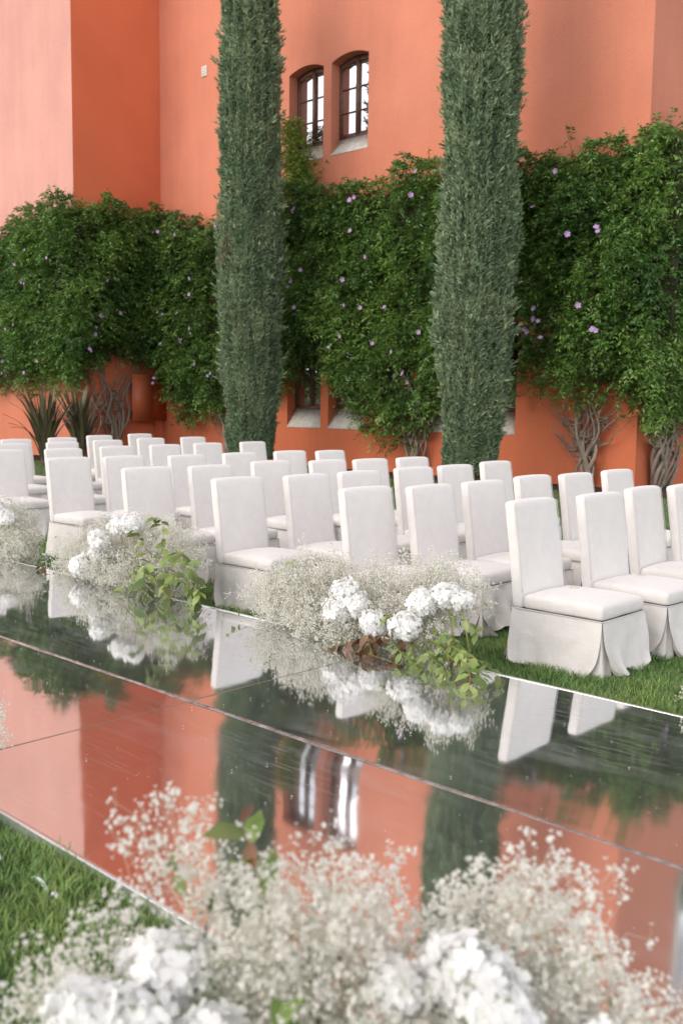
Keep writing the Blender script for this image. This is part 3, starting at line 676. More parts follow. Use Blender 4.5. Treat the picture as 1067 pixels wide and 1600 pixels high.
def foliage_wall(n, s0, s1, top, bot, to_world, nvec, thick, seed, size=.105, tip=.25):
    """clumpy layer of leafy shoots hung on a wall; s runs along the wall"""
    r_ = np.random.RandomState(seed)
    s = r_.uniform(s0, s1, n); zt = profile(top, s); zb = profile(bot, s)
    zt = zt + .22*np.array([nz(q, 0, 0, 1.3, seed) for q in s]) + .26*np.array([nz(q, 1, 0, 4.5, seed) for q in s]); zb = zb-.12+.45*np.array([nz(q, 3, 0, 1.7, seed)+.7*nz(q, 5, 0, 5, seed) for q in s])
    u = r_.uniform(0, 1, n); z = zb+(zt-zb)*u
    dens = np.array([nz(a, b*.7, 0, .75, seed)*.8+nz(a, b*.7, 4, 2.1, seed)*.75+nz(a+.4*b, b*.8, 9, 4.6, seed)*.75 for a, b in zip(s, z)])
    edge = np.clip((z-zb)/.9, 0, 1)
    keep = (dens > -.25+.15*(1-edge)) & (r_.uniform(size=n) < .40+.60*edge); s, z, dens, edge, zt = s[keep], z[keep], dens[keep], edge[keep], zt[keep]; n = len(s)
    bulge = thick*(.40+.75*np.clip(dens+.30, 0, 1))*(.55+.45*edge)*np.clip((zt-z)/.3+.6, .55, 1)
    dep = bulge*(1-.75*r_.uniform(0, 1, n)**2.2)
    P = to_world(s, dep, z)
    nv = np.array(nvec, float)
    D_ = nv*r_.uniform(.3, 1.1, n)[:, None] + r_.normal(size=(n, 3))*.5 + np.array([0, 0, .15])
    D_[(zt-z) < .25] += np.array([0, 0, .9])
    Ln = r_.uniform(.14, .42, n)
    P2, M = shoot_leaves(P, D_, Ln, size, 10, r_)
    return P2, M, (P, norm(D_), Ln)
def clip_fix(P2, lim): pass
def twigs_on(P, D_, Ln, step):
    P = P[::step]; D_ = D_[::step]; Ln = Ln[::step]; return segs(P, P+D_*Ln[:, None]*.9+np.array([0, 0, -.1])*Ln[:, None], .004, .002)
FT = np.array([(0,0,0)]+[(.35*math.cos(t), .35*math.sin(t), .5) for t in np.linspace(0, 2*PI, 5, endpoint=False)]+[(math.cos(t+.2), math.sin(t+.2), .62+.1*(i % 2)) for i, t in enumerate(np.linspace(0, 2*PI, 5, endpoint=False))]+[(.95*math.cos(t+1.05), .95*math.sin(t+1.05), .58) for t in np.linspace(0, 2*PI, 5, endpoint=False)])
FF = [(0, 1+i, 1+(i+1) % 5) for i in range(5)]+[(1+i, 6+i, 11+i) for i in range(5)]+[(1+i, 11+i, 1+(i+1) % 5) for i in range(5)]
flower_me = mesh('flower', FT*.058, FF, [M_['flower']], True)
def tangle(r_, base, spread, h, n, nvec, wall_fn, r0=.05):
    """twisting trunks rising from one base, fanning over the wall"""
    mb = MB()
    for k in range(n):
        t = (k+.5)/n*2-1; sx = t*spread+r_.normal()*spread*.18; hh = h*r_.uniform(.75, 1.1); ph = r_.uniform(0, 6); am = r_.uniform(.06, .17)
        pts = []
        x0 = base[0]+t*.10; 
        for j in range(15):
            q = j/14; s = x0+sx*q**1.9+am*math.sin(q*7+ph)*(.3+q); dep = .16+.10*math.sin(q*5+ph*1.3)*(1-q*.3)+.1*q; z = hh*q**.92
            pts.append(wall_fn(s+.07*math.sin(q*11+ph*2), dep, z))
        mb.tube(pts, r0*r_.uniform(.5, 1.15), r0*.22, n=7)
        for bk in range(3):
            j = int(r_.uniform(4, 11)); p = Vector(pts[j]); sgn = r_.choice([-1, 1]); L_ = r_.uniform(.2, .65)
            q0 = base[0]+t*.10+sx*(j/14)**1.5
            pp = [wall_fn(q0+am*math.sin(j/14*7+ph)*(.3+j/14)+sgn*L_*w_+.05*math.sin(w_*9+ph), .2+.05*math.sin(w_*6+k), p.z+L_*.75*w_-.25*L_*math.sin(w_*PI)) for w_ in np.linspace(0, 1, 7)]
            mb.tube(pp, r0*.35, r0*.12, n=5)
    return mb
def vine(name_lab, base_s, wall_fn, nvec, groups, trunks, flowers, seed, thick=.9, dense=290):
    r_ = np.random.RandomState(seed)
    flowers = [q for fl_ in flowers for q in ([fl_] + ([(fl_[0], fl_[1], fl_[2]+r_.normal()*.09, fl_[3], fl_[4]+r_.normal()*.09)] if r_.uniform() < .4 else []))]
    b0 = wall_fn(base_s, .15, 0); t = tag(empty('flowering_vine', b0), name_lab, 'vine', 'flowering vines climbing the building')
    off = -Vector(b0); PP = []; MM = []; TW = []
    for (s0, s1, top, bot, fn, nv, th) in groups:
        area = abs(s1-s0)*4.9
        def tw(s, d, z, fn=fn): return np.array([fn(a, b, c) for a, b, c in zip(s, d, z)])
        P2, M, sh = foliage_wall(int(area*dense), s0, s1, top, bot, tw, nv, th, seed); PP.append(P2); MM.append(M); TW.append(twigs_on(*sh, 3))
        # dark inner layer of leaves and dead stems lying on the wall
        n2 = int(area*18); s = r_.uniform(s0, s1, n2); zt = profile(top, s)-.15; zb = profile(bot, s)+.1; z = zb+(zt-zb)*r_.uniform(0, 1, n2)
        A = tw(s, r_.uniform(.03, .3, n2), z); dv = r_.normal(size=(n2, 3))*np.array([1, 1, 1.4]); dv -= np.array(nv)*(dv@np.array(nv))[:, None]*.8
        TW.append(segs(A, A+norm(dv)*r_.uniform(.25, .8, n2)[:, None], .007, .003))
        n3 = int(area*120); s = r_.uniform(s0, s1, n3); zt = profile(top, s)-.1; zb = profile(bot, s)+.25; z = zb+(zt-zb)*r_.uniform(0, 1, n3)
        P3, M3 = shoot_leaves(tw(s, r_.uniform(.04, .22, n3), z), np.array(nv)*.1+r_.normal(size=(n3, 3))*.6, r_.uniform(.15, .3, n3), .13, 6, r_)
        PP.append(P3); MM.append(M3)
    TH = []                                                # added dark sheet close to the wall, painting deep shade between the leaves
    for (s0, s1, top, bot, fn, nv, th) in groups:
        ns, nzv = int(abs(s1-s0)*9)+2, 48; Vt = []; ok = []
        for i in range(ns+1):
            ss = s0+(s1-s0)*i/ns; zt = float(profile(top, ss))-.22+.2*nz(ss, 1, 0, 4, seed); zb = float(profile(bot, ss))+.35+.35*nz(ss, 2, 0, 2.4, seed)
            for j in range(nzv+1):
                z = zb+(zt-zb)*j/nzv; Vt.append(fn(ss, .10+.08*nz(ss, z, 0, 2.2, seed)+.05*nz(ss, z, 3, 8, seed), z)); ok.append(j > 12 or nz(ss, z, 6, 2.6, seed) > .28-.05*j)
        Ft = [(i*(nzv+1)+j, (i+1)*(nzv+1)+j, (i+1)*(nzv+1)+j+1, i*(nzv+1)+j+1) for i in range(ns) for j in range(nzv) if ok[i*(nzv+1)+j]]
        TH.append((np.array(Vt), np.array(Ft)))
    v, f = join(TH); obj('leaf_gap_sheet', mesh('leaf_gap_sheet', v, f, [M_['leaf_gap_sheet']]), t, off)
    v, f = scatter(LEAF_V, LEAF_F, np.concatenate(MM), np.concatenate(PP)); obj('foliage', mesh('foliage', v, f, [M_['leaf']]), t, off)
    v, f = join(TW); obj('twigs', mesh('twigs', v, f, [M_['twig']]), t, off)
    for (s, sp, h_, n_, r0) in trunks:
        o = tangle(r_, (s, 0), sp, h_, n_, nvec, wall_fn, r0).build('trunk', M_['bark'], t, smooth=True); o.location = off
    # dry leaves
    (s0, s1, top, bot, fn, nv, th) = groups[-1]
    n4 = int(abs(s1-s0)*26); s = r_.uniform(s0, s1, n4); z = profile(bot, s)+r_.uniform(.0, 1.9, n4)**1.2
    P4 = np.array([fn(a, b, c) for a, b, c in zip(s, r_.uniform(.15, .55, n4), z)]); M4 = frames(r_.normal(size=(n4, 3)))*.09
    v, f = scatter(LEAF_V, LEAF_F, M4, P4); obj('dry_leaves', mesh('dry_leaves', v, f, [M_['dryleaf']]), t, off)
    for (fn, nv, s, d, z) in flowers:
        p = Vector(fn(s, d, z)); q = (Vector(nv)+Vector((r_.normal()*.35, r_.normal()*.35, r_.normal()*.3+.1))).to_track_quat('Z', 'Y').to_euler()
        o = obj('flower', flower_me, t, p+off, q); k = r_.uniform(.75, 1.15); o.scale = (k, k, k)
    return t
wM = lambda s, d, z: (s, YW-d, z)
wD = lambda s, d, z: (X0+d, s, z)
wL = lambda s, d, z: (s, YL-d, z)
wR = lambda s, d, z: (XR+d, s, z)
nM, nD, nL, nR = (0, -1, 0), (1, 0, 0), (0, -1, 0), (1, 0, 0)
topM = [(-24.6, 6.95), (-23.3, 6.8), (-22.2, 6.7), (-21.2, 6.75), (-18.6, 6.95), (-17.3, 6.8), (-16.0, 6.65), (-15.2, 6.8), (-14.5, 6.95), (-13.8, 6.8), (-11.6, 6.6), (-11.0, 6.7), (-10.6, 6.8), (-9.9, 6.65), (-9.2, 6.8), (-8.2, 6.95)]
botM = [(-24.6, 2.9), (-24.1, 2.4), (-23.1, 1.15), (-21.6, 1.3), (-20.8, 1.5), (-18.8, 2.1), (-17.9, 2.35), (-17.3, 2.4), (-16.8, 1.9), (-16.1, 1.2), (-15.5, .75), (-14.5, .95), (-13.8, 1.4), (-13.4, 2.1), (-11.5, 2.3), (-10.7, 1.95), (-10.3, 1.65), (-9.4, 1.7), (-9.1, 1.25), (-8.2, 1.1)]
topL = [(-34, 6.4), (-27.5, 6.6), (-26.4, 6.85), (-24.9, 6.95), (-24, 6.95)]; botL = [(-34, 1.7), (-28, 1.9), (-26.0, 2.1), (-24.2, 2.0)]
topD = [(14.3, 6.9), (15.2, 7.0), (15.8, 7.15), (16.6, 7.0), (18.1, 7.0)]; botD = [(14.3, 2.0), (15.1, 2.0), (16.4, 2.8), (16.8, 3.1), (17.9, 3.1), (18.1, 2.9)]
topR = [(17.4, 6.9), (19, 7.1), (26, 7.3)]; botR = [(17.4, 1.2), (18.5, 1.6), (19.2, 1.0), (26, 1.0)]
def fl(fn, nv, lst, th=.85): return [(fn, nv, s, th*d, z) for s, d, z in lst]
def rfl(fn, nv, s0, s1, z0, z1, n, seed, th=.85):
    r_ = np.random.RandomState(seed); return [(fn, nv, r_.uniform(s0, s1), th*r_.uniform(1.05, 1.35), r_.uniform(z0, z1)) for _ in range(n)]
vine('leafy flowering vine wrapped round the wing corner at far left', 16.3, wD, nD,
     [(-31, -24.1, topL, botL, wL, nL, .75), (14.6, 18.0, topD, botD, wD, nD, .85)],
     [(16.25, 1.1, 2.8, 11, .055), (15.6, -.4, 2.6, 3, .035)],
     rfl(wL, nL, -28.2, -24.3, 2.3, 6.8, 17, 1, .8)+rfl(wD, nD, 14.8, 17.5, 2.6, 6.9, 9, 2), 101)
vine('flowering vine between the wall cabinet and the left cypress', -21.4, wM, nM,
     [(-24.3, -19.6, topM, botM, wM, nM, .9)], [(-21.3, -1.1, 2.4, 8, .055), (-20.9, .35, 2.0, 4, .05)],
     rfl(wM, nM, -24.0, -20.5, 1.9, 6.6, 15, 3, .95), 102)
vine('flowering vine between the two cypresses, hanging over the lower windows', -14.6, wM, nM,
     [(-19.6, -13.3, topM, botM, wM, nM, .9)], [(-14.75, .55, 2.3, 10, .042), (-14.4, -.6, 2.2, 3, .035)],
     rfl(wM, nM, -18.4, -13.8, 2.0, 6.7, 17, 4, .95)+fl(wM, nM, [(-15.1, .95, 1.96), (-14.5, .95, 2.3), (-17.96, 1.05, 6.3), (-16.1, 1.05, 5.6)]), 103)
vine('dense flowering vine on the wall right of the broader cypress', -10.1, wM, nM,
     [(-13.3, -9.3, topM, botM, wM, nM, 1.0)], [(-10.2, .42, 2.1, 11, .055), (-10.1, -1.6, 2.0, 2, .028)],
     rfl(wM, nM, -11.4, -9.4, 2.2, 6.6, 10, 5, 1.05), 104)
vine('dense flowering vine spilling round the building corner at far right', 18.9, wR, nR,
     [(-9.4, -8.5, topM, botM, wM, nM, 1.05), (17.9, 22.5, topR, botR, wR, nR, .75)], [(18.75, .4, 2.1, 9, .06), (19.2, -.1, 1.6, 5, .05)],
     rfl(wR, nR, 17.8, 19.2, 2.0, 6.9, 7, 6, .9), 105)
# thin climber reaching up beside the left upper window
r_ = np.random.RandomState(8); n = 950; z = 6.8+1.9*r_.uniform(0, 1, n)**1.5; s = -18.55+(z-7)*-.18+r_.normal(size=n)*(.42-.13*(z-6.8)); s = np.clip(s, -19.1, -17.75)
P, M = shoot_leaves(np.stack([s, YW-.05-r_.uniform(0, .3, n), z], 1), r_.normal(size=(n, 3))+np.array([0, -.5, .6]), r_.uniform(.08, .2, n), .085, 8, r_)
cl = tag(empty('climbing_shoots', (-18.5, YW-.1, 6.6)), 'loose yellow green climber reaching up to the left upper window', 'climber')
v, f = scatter(LEAF_V, LEAF_F, M, P); obj('foliage', mesh('foliage', v, f, [M_['leaf_y']]), cl, (18.5, -YW+.1, -6.6))
mb = MB()
for k in range(6): mb.tube([(-18.5+.1*k-.3, YW-.08, 6.5), (-18.5+.12*k-.4+.08*math.sin(k), YW-.1, 7.4), (-18.75+.12*k-.3, YW-.08, 8.3-.1*k)], .012, .004, n=5)
mb.build('stems', M_['twig'], cl).location = (18.5, -YW+.1, -6.6)

# added dark wood behind the viewer, keeps bright sky out of the low windows
r_ = np.random.RandomState(12); P = []; Q = []
ico = bmesh.new(); bmesh.ops.create_icosphere(ico, subdivisions=3, radius=1); iv = np.array([v.co[:] for v in ico.verts]); if_ = np.array([[v.index for v in f.verts] for f in ico.faces]); ico.free()
prt = []
for k in range(34):
    x = -110+k*4.6+r_.normal()*1.2; y = -46+r_.normal()*3; h_ = r_.uniform(4, 7); w_ = r_.uniform(2.8, 4.2)
    d = 1+.28*np.array([nz(*q, 2.2, k) for q in iv])+.14*np.array([nz(*q, 6, k) for q in iv])
    prt.append((iv*d[:, None]*np.array([w_, w_, h_*.55])+np.array([x, y, h_*.55]), if_))
    n = 500; q = norm(r_.normal(size=(n, 3))); pp = q*np.array([w_, w_, h_*.55])*1.04+np.array([x, y, h_*.55]); v, f = scatter(LEAF_V, LEAF_F, frames(q+r_.normal(size=(n, 3))*.6)*.55, pp); prt.append((v, f))
v, f = join(prt); tag(obj('added_wood', mesh('added_wood', v, f, [M_['leaf']])), 'added wood behind the viewer, darkens what the lower windows mirror', 'wood', kind='stuff')

# ------------------------------------------------------------ flax plants by the wing
def flax(x, y, h, n, lab, seed):
    r_ = np.random.RandomState(seed); t = tag(empty('flax_plant', (x, y, 0)), lab, 'plant', 'flax plants by the left wing')
    V = []; Fq = []
    for k in range(n):
        a = r_.uniform(0, 2*PI); out = r_.uniform(.1, .75)*h*.55; hh = h*r_.uniform(.6, 1.05); w_ = r_.uniform(.028, .048); b = len(V)
        bx, by = math.cos(a)*.12*r_.uniform(), math.sin(a)*.12*r_.uniform(); tx, ty = -math.sin(a), math.cos(a)
        droop = r_.uniform(0, .25)*h if r_.uniform() < .35 else 0
        for j in range(9):
            q = j/8; ww = w_*(1-q**3)*(.55+.9*min(q*2, 1))+.001; ox = out*q**1.8
            px, py = bx+math.cos(a)*ox, by+math.sin(a)*ox; z = hh*(q-.12*q*q)-droop*max(0, q-.7)*2
            V += [(px-tx*ww, py-ty*ww, z+.012), (px+math.cos(a)*ww*-.5, py+math.sin(a)*ww*-.5, z), (px+tx*ww, py+ty*ww, z+.012)]
        Fq += [(b+3*j+i, b+3*j+i+1, b+3*j+i+4, b+3*j+i+3) for j in range(8) for i in (0, 1)]
    obj('leaves', mesh('leaves', V, Fq, [M_['flax']], True), t)
    mb = MB(); mb.tube([(0, 0, 0), (0, 0, .22)], .13, .07, n=9); mb.build('base', M_['trunk'], t, smooth=True)
flax(-22.95, 13.25, 2.25, 70, 'taller dark flax plant at far left, in front of the wing', 5)
flax(-23.3, 14.5, 2.25, 80, 'greener flax plant right beside it, nearer the wing corner', 6)

# ------------------------------------------------------------ flower arrangements
def petal_template():
    V = []; Fc = []
    r_ = np.random.RandomState(1)
    for k in range(4):
        a = k*PI/2+.2*r_.normal(); ca, sa = math.cos(a), math.sin(a); b = len(V); dz = r_.uniform(-.08, .12)
        for (u, v, z) in ((.0, .0, 0), (.42, -.34, .13), (.50, 0, .07), (.42, .34, .13), (.86, -.36, .20+dz), (1.0, 0, .12+dz), (.86, .36, .22+dz)):
            V.append((u*ca-v*sa, u*sa+v*ca, z))
        Fc += [(b, b+1, b+2), (b, b+2, b+3), (b+1, b+4, b+5), (b+1, b+5, b+2), (b+2, b+5, b+6), (b+2, b+6, b+3)]
    return np.array(V), np.array(Fc)
PT, PF = petal_template()
def hydrangea_mesh(seed, nf=95, dome=.0):
    r_ = np.random.RandomState(seed); i = np.arange(nf); ph = i*2.39996; cz = 1-2*(i+.5)/nf
    n = np.stack([np.sqrt(1-cz*cz)*np.cos(ph), np.sqrt(1-cz*cz)*np.sin(ph), cz], 1); n = norm(n+r_.normal(size=n.shape)*.12)
    rad = 1+r_.normal(size=nf)*.07+.30*np.array([nz(*p, 1.5, seed) for p in n])
    P = n*rad[:, None]*np.array([1, 1, .86])
    up = norm(n+r_.normal(size=n.shape)*.28); d = norm(np.cross(up, r_.normal(size=n.shape)))
    y = np.cross(up, d); M = np.stack([d, y, up], -1)*r_.uniform(.27, .42, nf)[:, None, None]
    v, f = scatter(PT, PF, M, P*.86)
    ico = bmesh.new(); bmesh.ops.create_icosphere(ico, subdivisions=2, radius=.72); tv = np.array([q.co[:] for q in ico.verts])*np.array([1, 1, .86]); tf = np.array([[q.index for q in fc.verts] for fc in ico.faces]); ico.free()
    V, Fs = join([(v, f), (tv, tf)])
    return mesh('hydrangea_head', V*.092, Fs, [M_['petal'], M_['petalcore']], True, np.concatenate([np.zeros(len(f)), np.ones(len(tf))]))
hyd = [hydrangea_mesh(k, 90) for k in (3, 9, 14)]
def gyp_mesh(ells, base, seed, floret, nb=7, nf=5, hi=False, zmin=.06, clump=.085):
    """baby's breath: stems from the base line to points in the envelope, branching into sprays of florets"""
    r_ = np.random.RandomState(seed); SA = []; SB = []; RA = []; FP = []; FD = []
    for (cx, cy, cz, rx, ry, rz, n) in ells:
        for _ in range(n):
            d = r_.normal(size=3); d /= np.linalg.norm(d); rr = r_.uniform(.35, 1.0)**.55
            e = np.array([cx+d[0]*rx*rr, cy+d[1]*ry*rr, max(zmin, cz+d[2]*rz*rr)])
            b = np.array([base[0]+(e[0]-base[0])*.45+r_.normal()*.08, base[1]+(e[1]-base[1])*.3+r_.normal()*.04, .03])
            b[0] = min(max(b[0], base[2]), base[3])
            mid = b+(e-b)*.55+np.array([0, 0, .12*(e[2]-b[2])]); pts = [b, mid, e]
            SA += [b, mid]; SB += [mid, e]; RA += [.0014, .0010]
            ax = e-mid
            for k in range(nb):
                q = r_.uniform(.25, 1.05); o = mid+ax*q; bd = ax/np.linalg.norm(ax)*.7+r_.normal(size=3)*.75+np.array([0, 0, .25]); bd /= np.linalg.norm(bd)
                e1 = o+bd*clump*r_.uniform(.6, 1.3)
                SA.append(o); SB.append(e1); RA.append(.0007)
                for j in range(nf):
                    fd = bd*.6+r_.normal(size=3)*.75; fd /= np.linalg.norm(fd); e2 = e1+fd*clump*.45*r_.uniform(.35, 1.2)
                    if e2[2] < zmin*.6: e2[2] = zmin*.6+r_.uniform(0, .02)
                    SA.append(e1); SB.append(e2); RA.append(.0005); FP.append(e2); FD.append(fd)
    SA, SB, RA = np.array(SA), np.array(SB), np.array(RA); FP, FD = np.array(FP), np.array(FD); n = len(FP)
    RA = RA*(.55 if hi else 1); sv, sf = segs(SA, SB, RA, RA*.7)
    if hi:
        tv = [(0, 0, -.3)]; tf = []
        for k in range(6):
            a = k*PI/3; b = len(tv); zz = .25 if k % 2 else .05
            tv += [(.62*math.cos(a-.5), .62*math.sin(a-.5), zz*.8), (1.0*math.cos(a), 1.0*math.sin(a), zz+.2), (.62*math.cos(a+.5), .62*math.sin(a+.5), zz*.8)]; tf += [(0, b, b+1), (0, b+1, b+2)]
        tv += [(.45, 0, .3), (-.3, .4, .35), (-.3, -.4, .3)]; b = len(tv); tf += [(0, b-3, b-2), (0, b-2, b-1), (0, b-1, b-3), (b-3, b-2, b-1)]
        tv, tf = np.array(tv), np.array(tf)
    else:
        tv = np.array([(1,0,0),(-.5,.87,0),(-.5,-.87,0),(0,0,.9),(0,0,-.8)]); tf = np.array([(0,1,3),(1,2,3),(2,0,3),(1,0,4),(2,1,4),(0,2,4)])
    M = frames(np.cross(FD, r_.normal(size=FD.shape)), FD)*(floret*r_.uniform(.6, 1.25, n))[:, None, None]
    fv, ff = scatter(tv, tf, M, FP)
    return (sv, sf), (fv, ff)
BL_V = np.array([(0,0,0),(.25,.20,.045),(.25,-.20,.045),(.25,0,0),(.6,.24,.03),(.6,-.24,.03),(.6,0,-.03),(1,0,-.16)])
BL_F = [(0,3,1),(0,2,3),(3,6,4),(3,4,1),(3,2,5),(3,5,6),(6,7,4),(6,5,7)]
def branch(t, off, pts, size, nl, mt, r_, name='leaf_branch', droop=.5, stem=.0022):
    pts = [np.array(pull(p, FS) if p[1] > 4 else p, float) for p in pts]; k = len(pts)
    def at_(q):
        q = q*(k-1); i = min(int(q), k-2); u = q-i
        p0, p1, p2, p3 = pts[max(i-1, 0)], pts[i], pts[i+1], pts[min(i+2, k-1)]
        return .5*((2*p1)+(-p0+p2)*u+(2*p0-5*p1+4*p2-p3)*u*u+(-p0+3*p1-3*p2+p3)*u**3)
    mb = MB(); mb.tube([at_(q) for q in np.linspace(0, 1, 16)], stem, stem*.45, n=5)
    st = mb.build('branch_stem', M_['stem'], t, smooth=True); st.location = off
    P = []; D_ = []
    for i in range(nl):
        q = .12+.88*(i+1)/nl; p = at_(q); tg = at_(min(1, q+.02))-at_(q-.02); tg /= max(np.linalg.norm(tg), 1e-6)
        sd = np.cross(tg, [0, 0, 1]); sd /= max(np.linalg.norm(sd), 1e-6); s = 1 if i % 2 else -1
        d = sd*s*.9+tg*.5+np.array([0, 0, -droop])+r_.normal(size=3)*.4; P.append(p); D_.append(d)
    P, D_ = np.array(P), norm(np.array(D_)); up = np.array([0, -.35, 1.])+r_.normal(size=P.shape)*.5
    M = frames(D_, up)*(size*r_.uniform(.65, 1.15, len(P)))[:, None, None]
    V = np.einsum('nij,kj->nki', M, BL_V)+P[:, None, :]
    Fc = (np.array(BL_F)[None]+(np.arange(len(P))*len(BL_V))[:, None, None]).reshape(-1, 3)
    o = obj(name, mesh(name, V.reshape(-1, 3), Fc, [mt], True), st); return st
def pull(p, f): return (p[0]*f, p[1]*f, 1.6-(1.6-p[2])*f)
FS = .95
def arrangement(lab, loc, ells, base, heads, seed, floret=.0066, hi=False, nb=8, nf=7, zmin=.06, clump=.085, greens=50, core=None):
    if loc[1] > 4:
        ells = [(*pull((e[0], e[1], e[2]*.92), FS), e[3]*FS, e[4]*FS, e[5]*.85, int(e[6]*1.15)) for e in ells]; heads = [(*pull(h[:3], FS), h[3]*1.05) for h in heads]
        base = tuple(q*FS for q in base); loc = (loc[0]*FS, loc[1]*FS, 0); zmin = max(zmin, .19)
    t = tag(empty('flower_arrangement', loc), lab, 'flowers', 'low white flower arrangements beside the mirror aisle'); off = -Vector(loc)
    (sv, sf), (fv, ff) = gyp_mesh(ells, base, seed, floret, nb, nf, hi, zmin, clump)
    st = obj('gypsophila_stems', mesh('gypsophila_stems', sv, sf, [M_['gypstem']]), t, off)
    obj('gypsophila_florets', mesh('gypsophila_florets', fv, ff, [M_['gyp']]), t, off)
    r_ = np.random.RandomState(seed+50)
    # small narrow leaves low in the arrangement
    P = []
    for (cx, cy, cz, rx, ry, rz, n) in ells:
        k = max(4, int(greens*n/100)); P.append(np.stack([cx+r_.normal(size=k)*rx*.5, cy+r_.normal(size=k)*ry*.5, np.maximum(.05, cz*.75+r_.normal(size=k)*rz*.45)], 1))
    P = np.concatenate(P); M = frames(r_.normal(size=P.shape)+np.array([0, 0, .6]))*r_.uniform(.03, .07, len(P))[:, None, None]
    v, f = scatter(LEAF_V*np.array([1, .5, 1]), LEAF_F, M, P); obj('small_leaves', mesh('small_leaves', v, f, [M_['gypcore']]), t, off)
    for i, (x, y, z, k) in enumerate(heads):
        o = obj('hydrangea_head', hyd[i % 3], t, Vector((x, y, z))+off, (r_.uniform(-.4, .4), r_.uniform(-.4, .4), r_.uniform(0, 6))); o.scale = (k, k, k*r_.uniform(.92, 1.08))
        mb = MB(); mb.tube([(x, y, z-.03), (x+.03, y+.05, max(.02, z*.4)), (x*.8+base[0]*.2, y+.08, .02)], .004, n=6); s = mb.build('hydrangea_stem', M_['stem'], o, smooth=True)
        s.matrix_parent_inverse = Matrix.LocRotScale(o.location, o.rotation_euler, o.scale).inverted(); s.location = off
    return t, off, r_

# B: nearest arrangement on the far edge of the aisle
tB, offB, rB = arrangement('flower arrangement on the far aisle edge in front of the nearest chairs, with bronze leaves', (-4.2, 4.78, 0),
    [(-4.95, 4.70, .27, .40, .20, .24, 125), (-4.78, 4.80, .50, .30, .20, .20, 48), (-4.45, 4.60, .20, .40, .18, .18, 90), (-4.10, 4.85, .42, .42, .18, .24, 85), (-3.68, 4.88, .50, .24, .16, .22, 60), (-3.85, 4.7, .25, .35, .14, .16, 50)],
    (-4.3, 4.85, -4.9, -3.6),
    [(-4.27, 4.55, .42, .92), (-4.30, 4.52, .29, .95), (-4.18, 4.56, .35, .9), (-3.98, 4.52, .26, .90), (-3.75, 4.54, .29, 1.0), (-3.69, 4.62, .42, .95), (-3.55, 4.68, .48, .9), (-3.46, 4.70, .46, .75)], 21)
for pts, n_, sz in (([(-3.9,4.6,.2),(-4.05,4.42,.16),(-4.18,4.30,.10)], 14, .075), ([(-4.0,4.55,.2),(-3.95,4.42,.20),(-3.85,4.36,.12)], 14, .085), ([(-3.9,4.6,.22),(-3.9,4.42,.18),(-3.98,4.32,.10)], 12, .075), ([(-3.8,4.62,.2),(-3.72,4.45,.17),(-3.70,4.34,.10)], 14, .08), ([(-3.45,4.5,.2),(-3.25,4.42,.15),(-3.1,4.40,.1)], 9, .08), ([(-4.1,4.5,.12),(-3.9,4.36,.12),(-3.6,4.32,.11)], 16, .075), ([(-4.0,4.6,.18),(-4.1,4.45,.14),(-4.25,4.36,.09)], 8, .065)):
    branch(tB, offB, pts, sz, n_, M_['red_leaf'], rB, 'bronze_leaves', 1.0)
for pts, n_, sz in (([(-3.7,4.65,.2),(-3.5,4.52,.22),(-3.3,4.45,.16),(-3.12,4.44,.10)], 18, .085), ([(-3.7,4.65,.28),(-3.45,4.6,.25),(-3.25,4.55,.16)], 14, .08), ([(-3.6,4.65,.2),(-3.35,4.5,.22),(-3.1,4.42,.20),(-2.95,4.42,.12)], 12, .08),
                    ([(-3.75,4.62,.18),(-3.6,4.42,.16),(-3.42,4.32,.10)], 12, .075), ([(-3.6,4.55,.2),(-3.45,4.40,.17),(-3.28,4.36,.13)], 16, .08), ([(-3.4,4.5,.25),(-3.2,4.42,.2),(-3.05,4.36,.13)], 16, .08), ([(-3.85,4.5,.2),(-3.65,4.38,.16),(-3.5,4.34,.12)], 14, .075), ([(-3.3,4.45,.2),(-3.1,4.3,.16),(-3.0,4.15,.11)], 9, .08), ([(-3.95,4.62,.3),(-3.86,4.5,.34)], 5, .09), ([(-4.2,4.6,.15),(-4.25,4.44,.14)], 5, .07), ([(-3.6,4.66,.34),(-3.42,4.66,.36),(-3.3,4.64,.3)], 8, .085),
                    ([(-3.5,4.5,.15),(-3.35,4.36,.14),(-3.2,4.24,.11)], 9, .075), ([(-4.9,4.7,.35),(-4.85,4.65,.55)], 5, .06), ([(-5.2,4.55,.15),(-5.28,4.45,.2)], 3, .075)):
    branch(tB, offB, pts, sz, n_, M_['rose_leaf'], rB, 'green_leaves', .75)
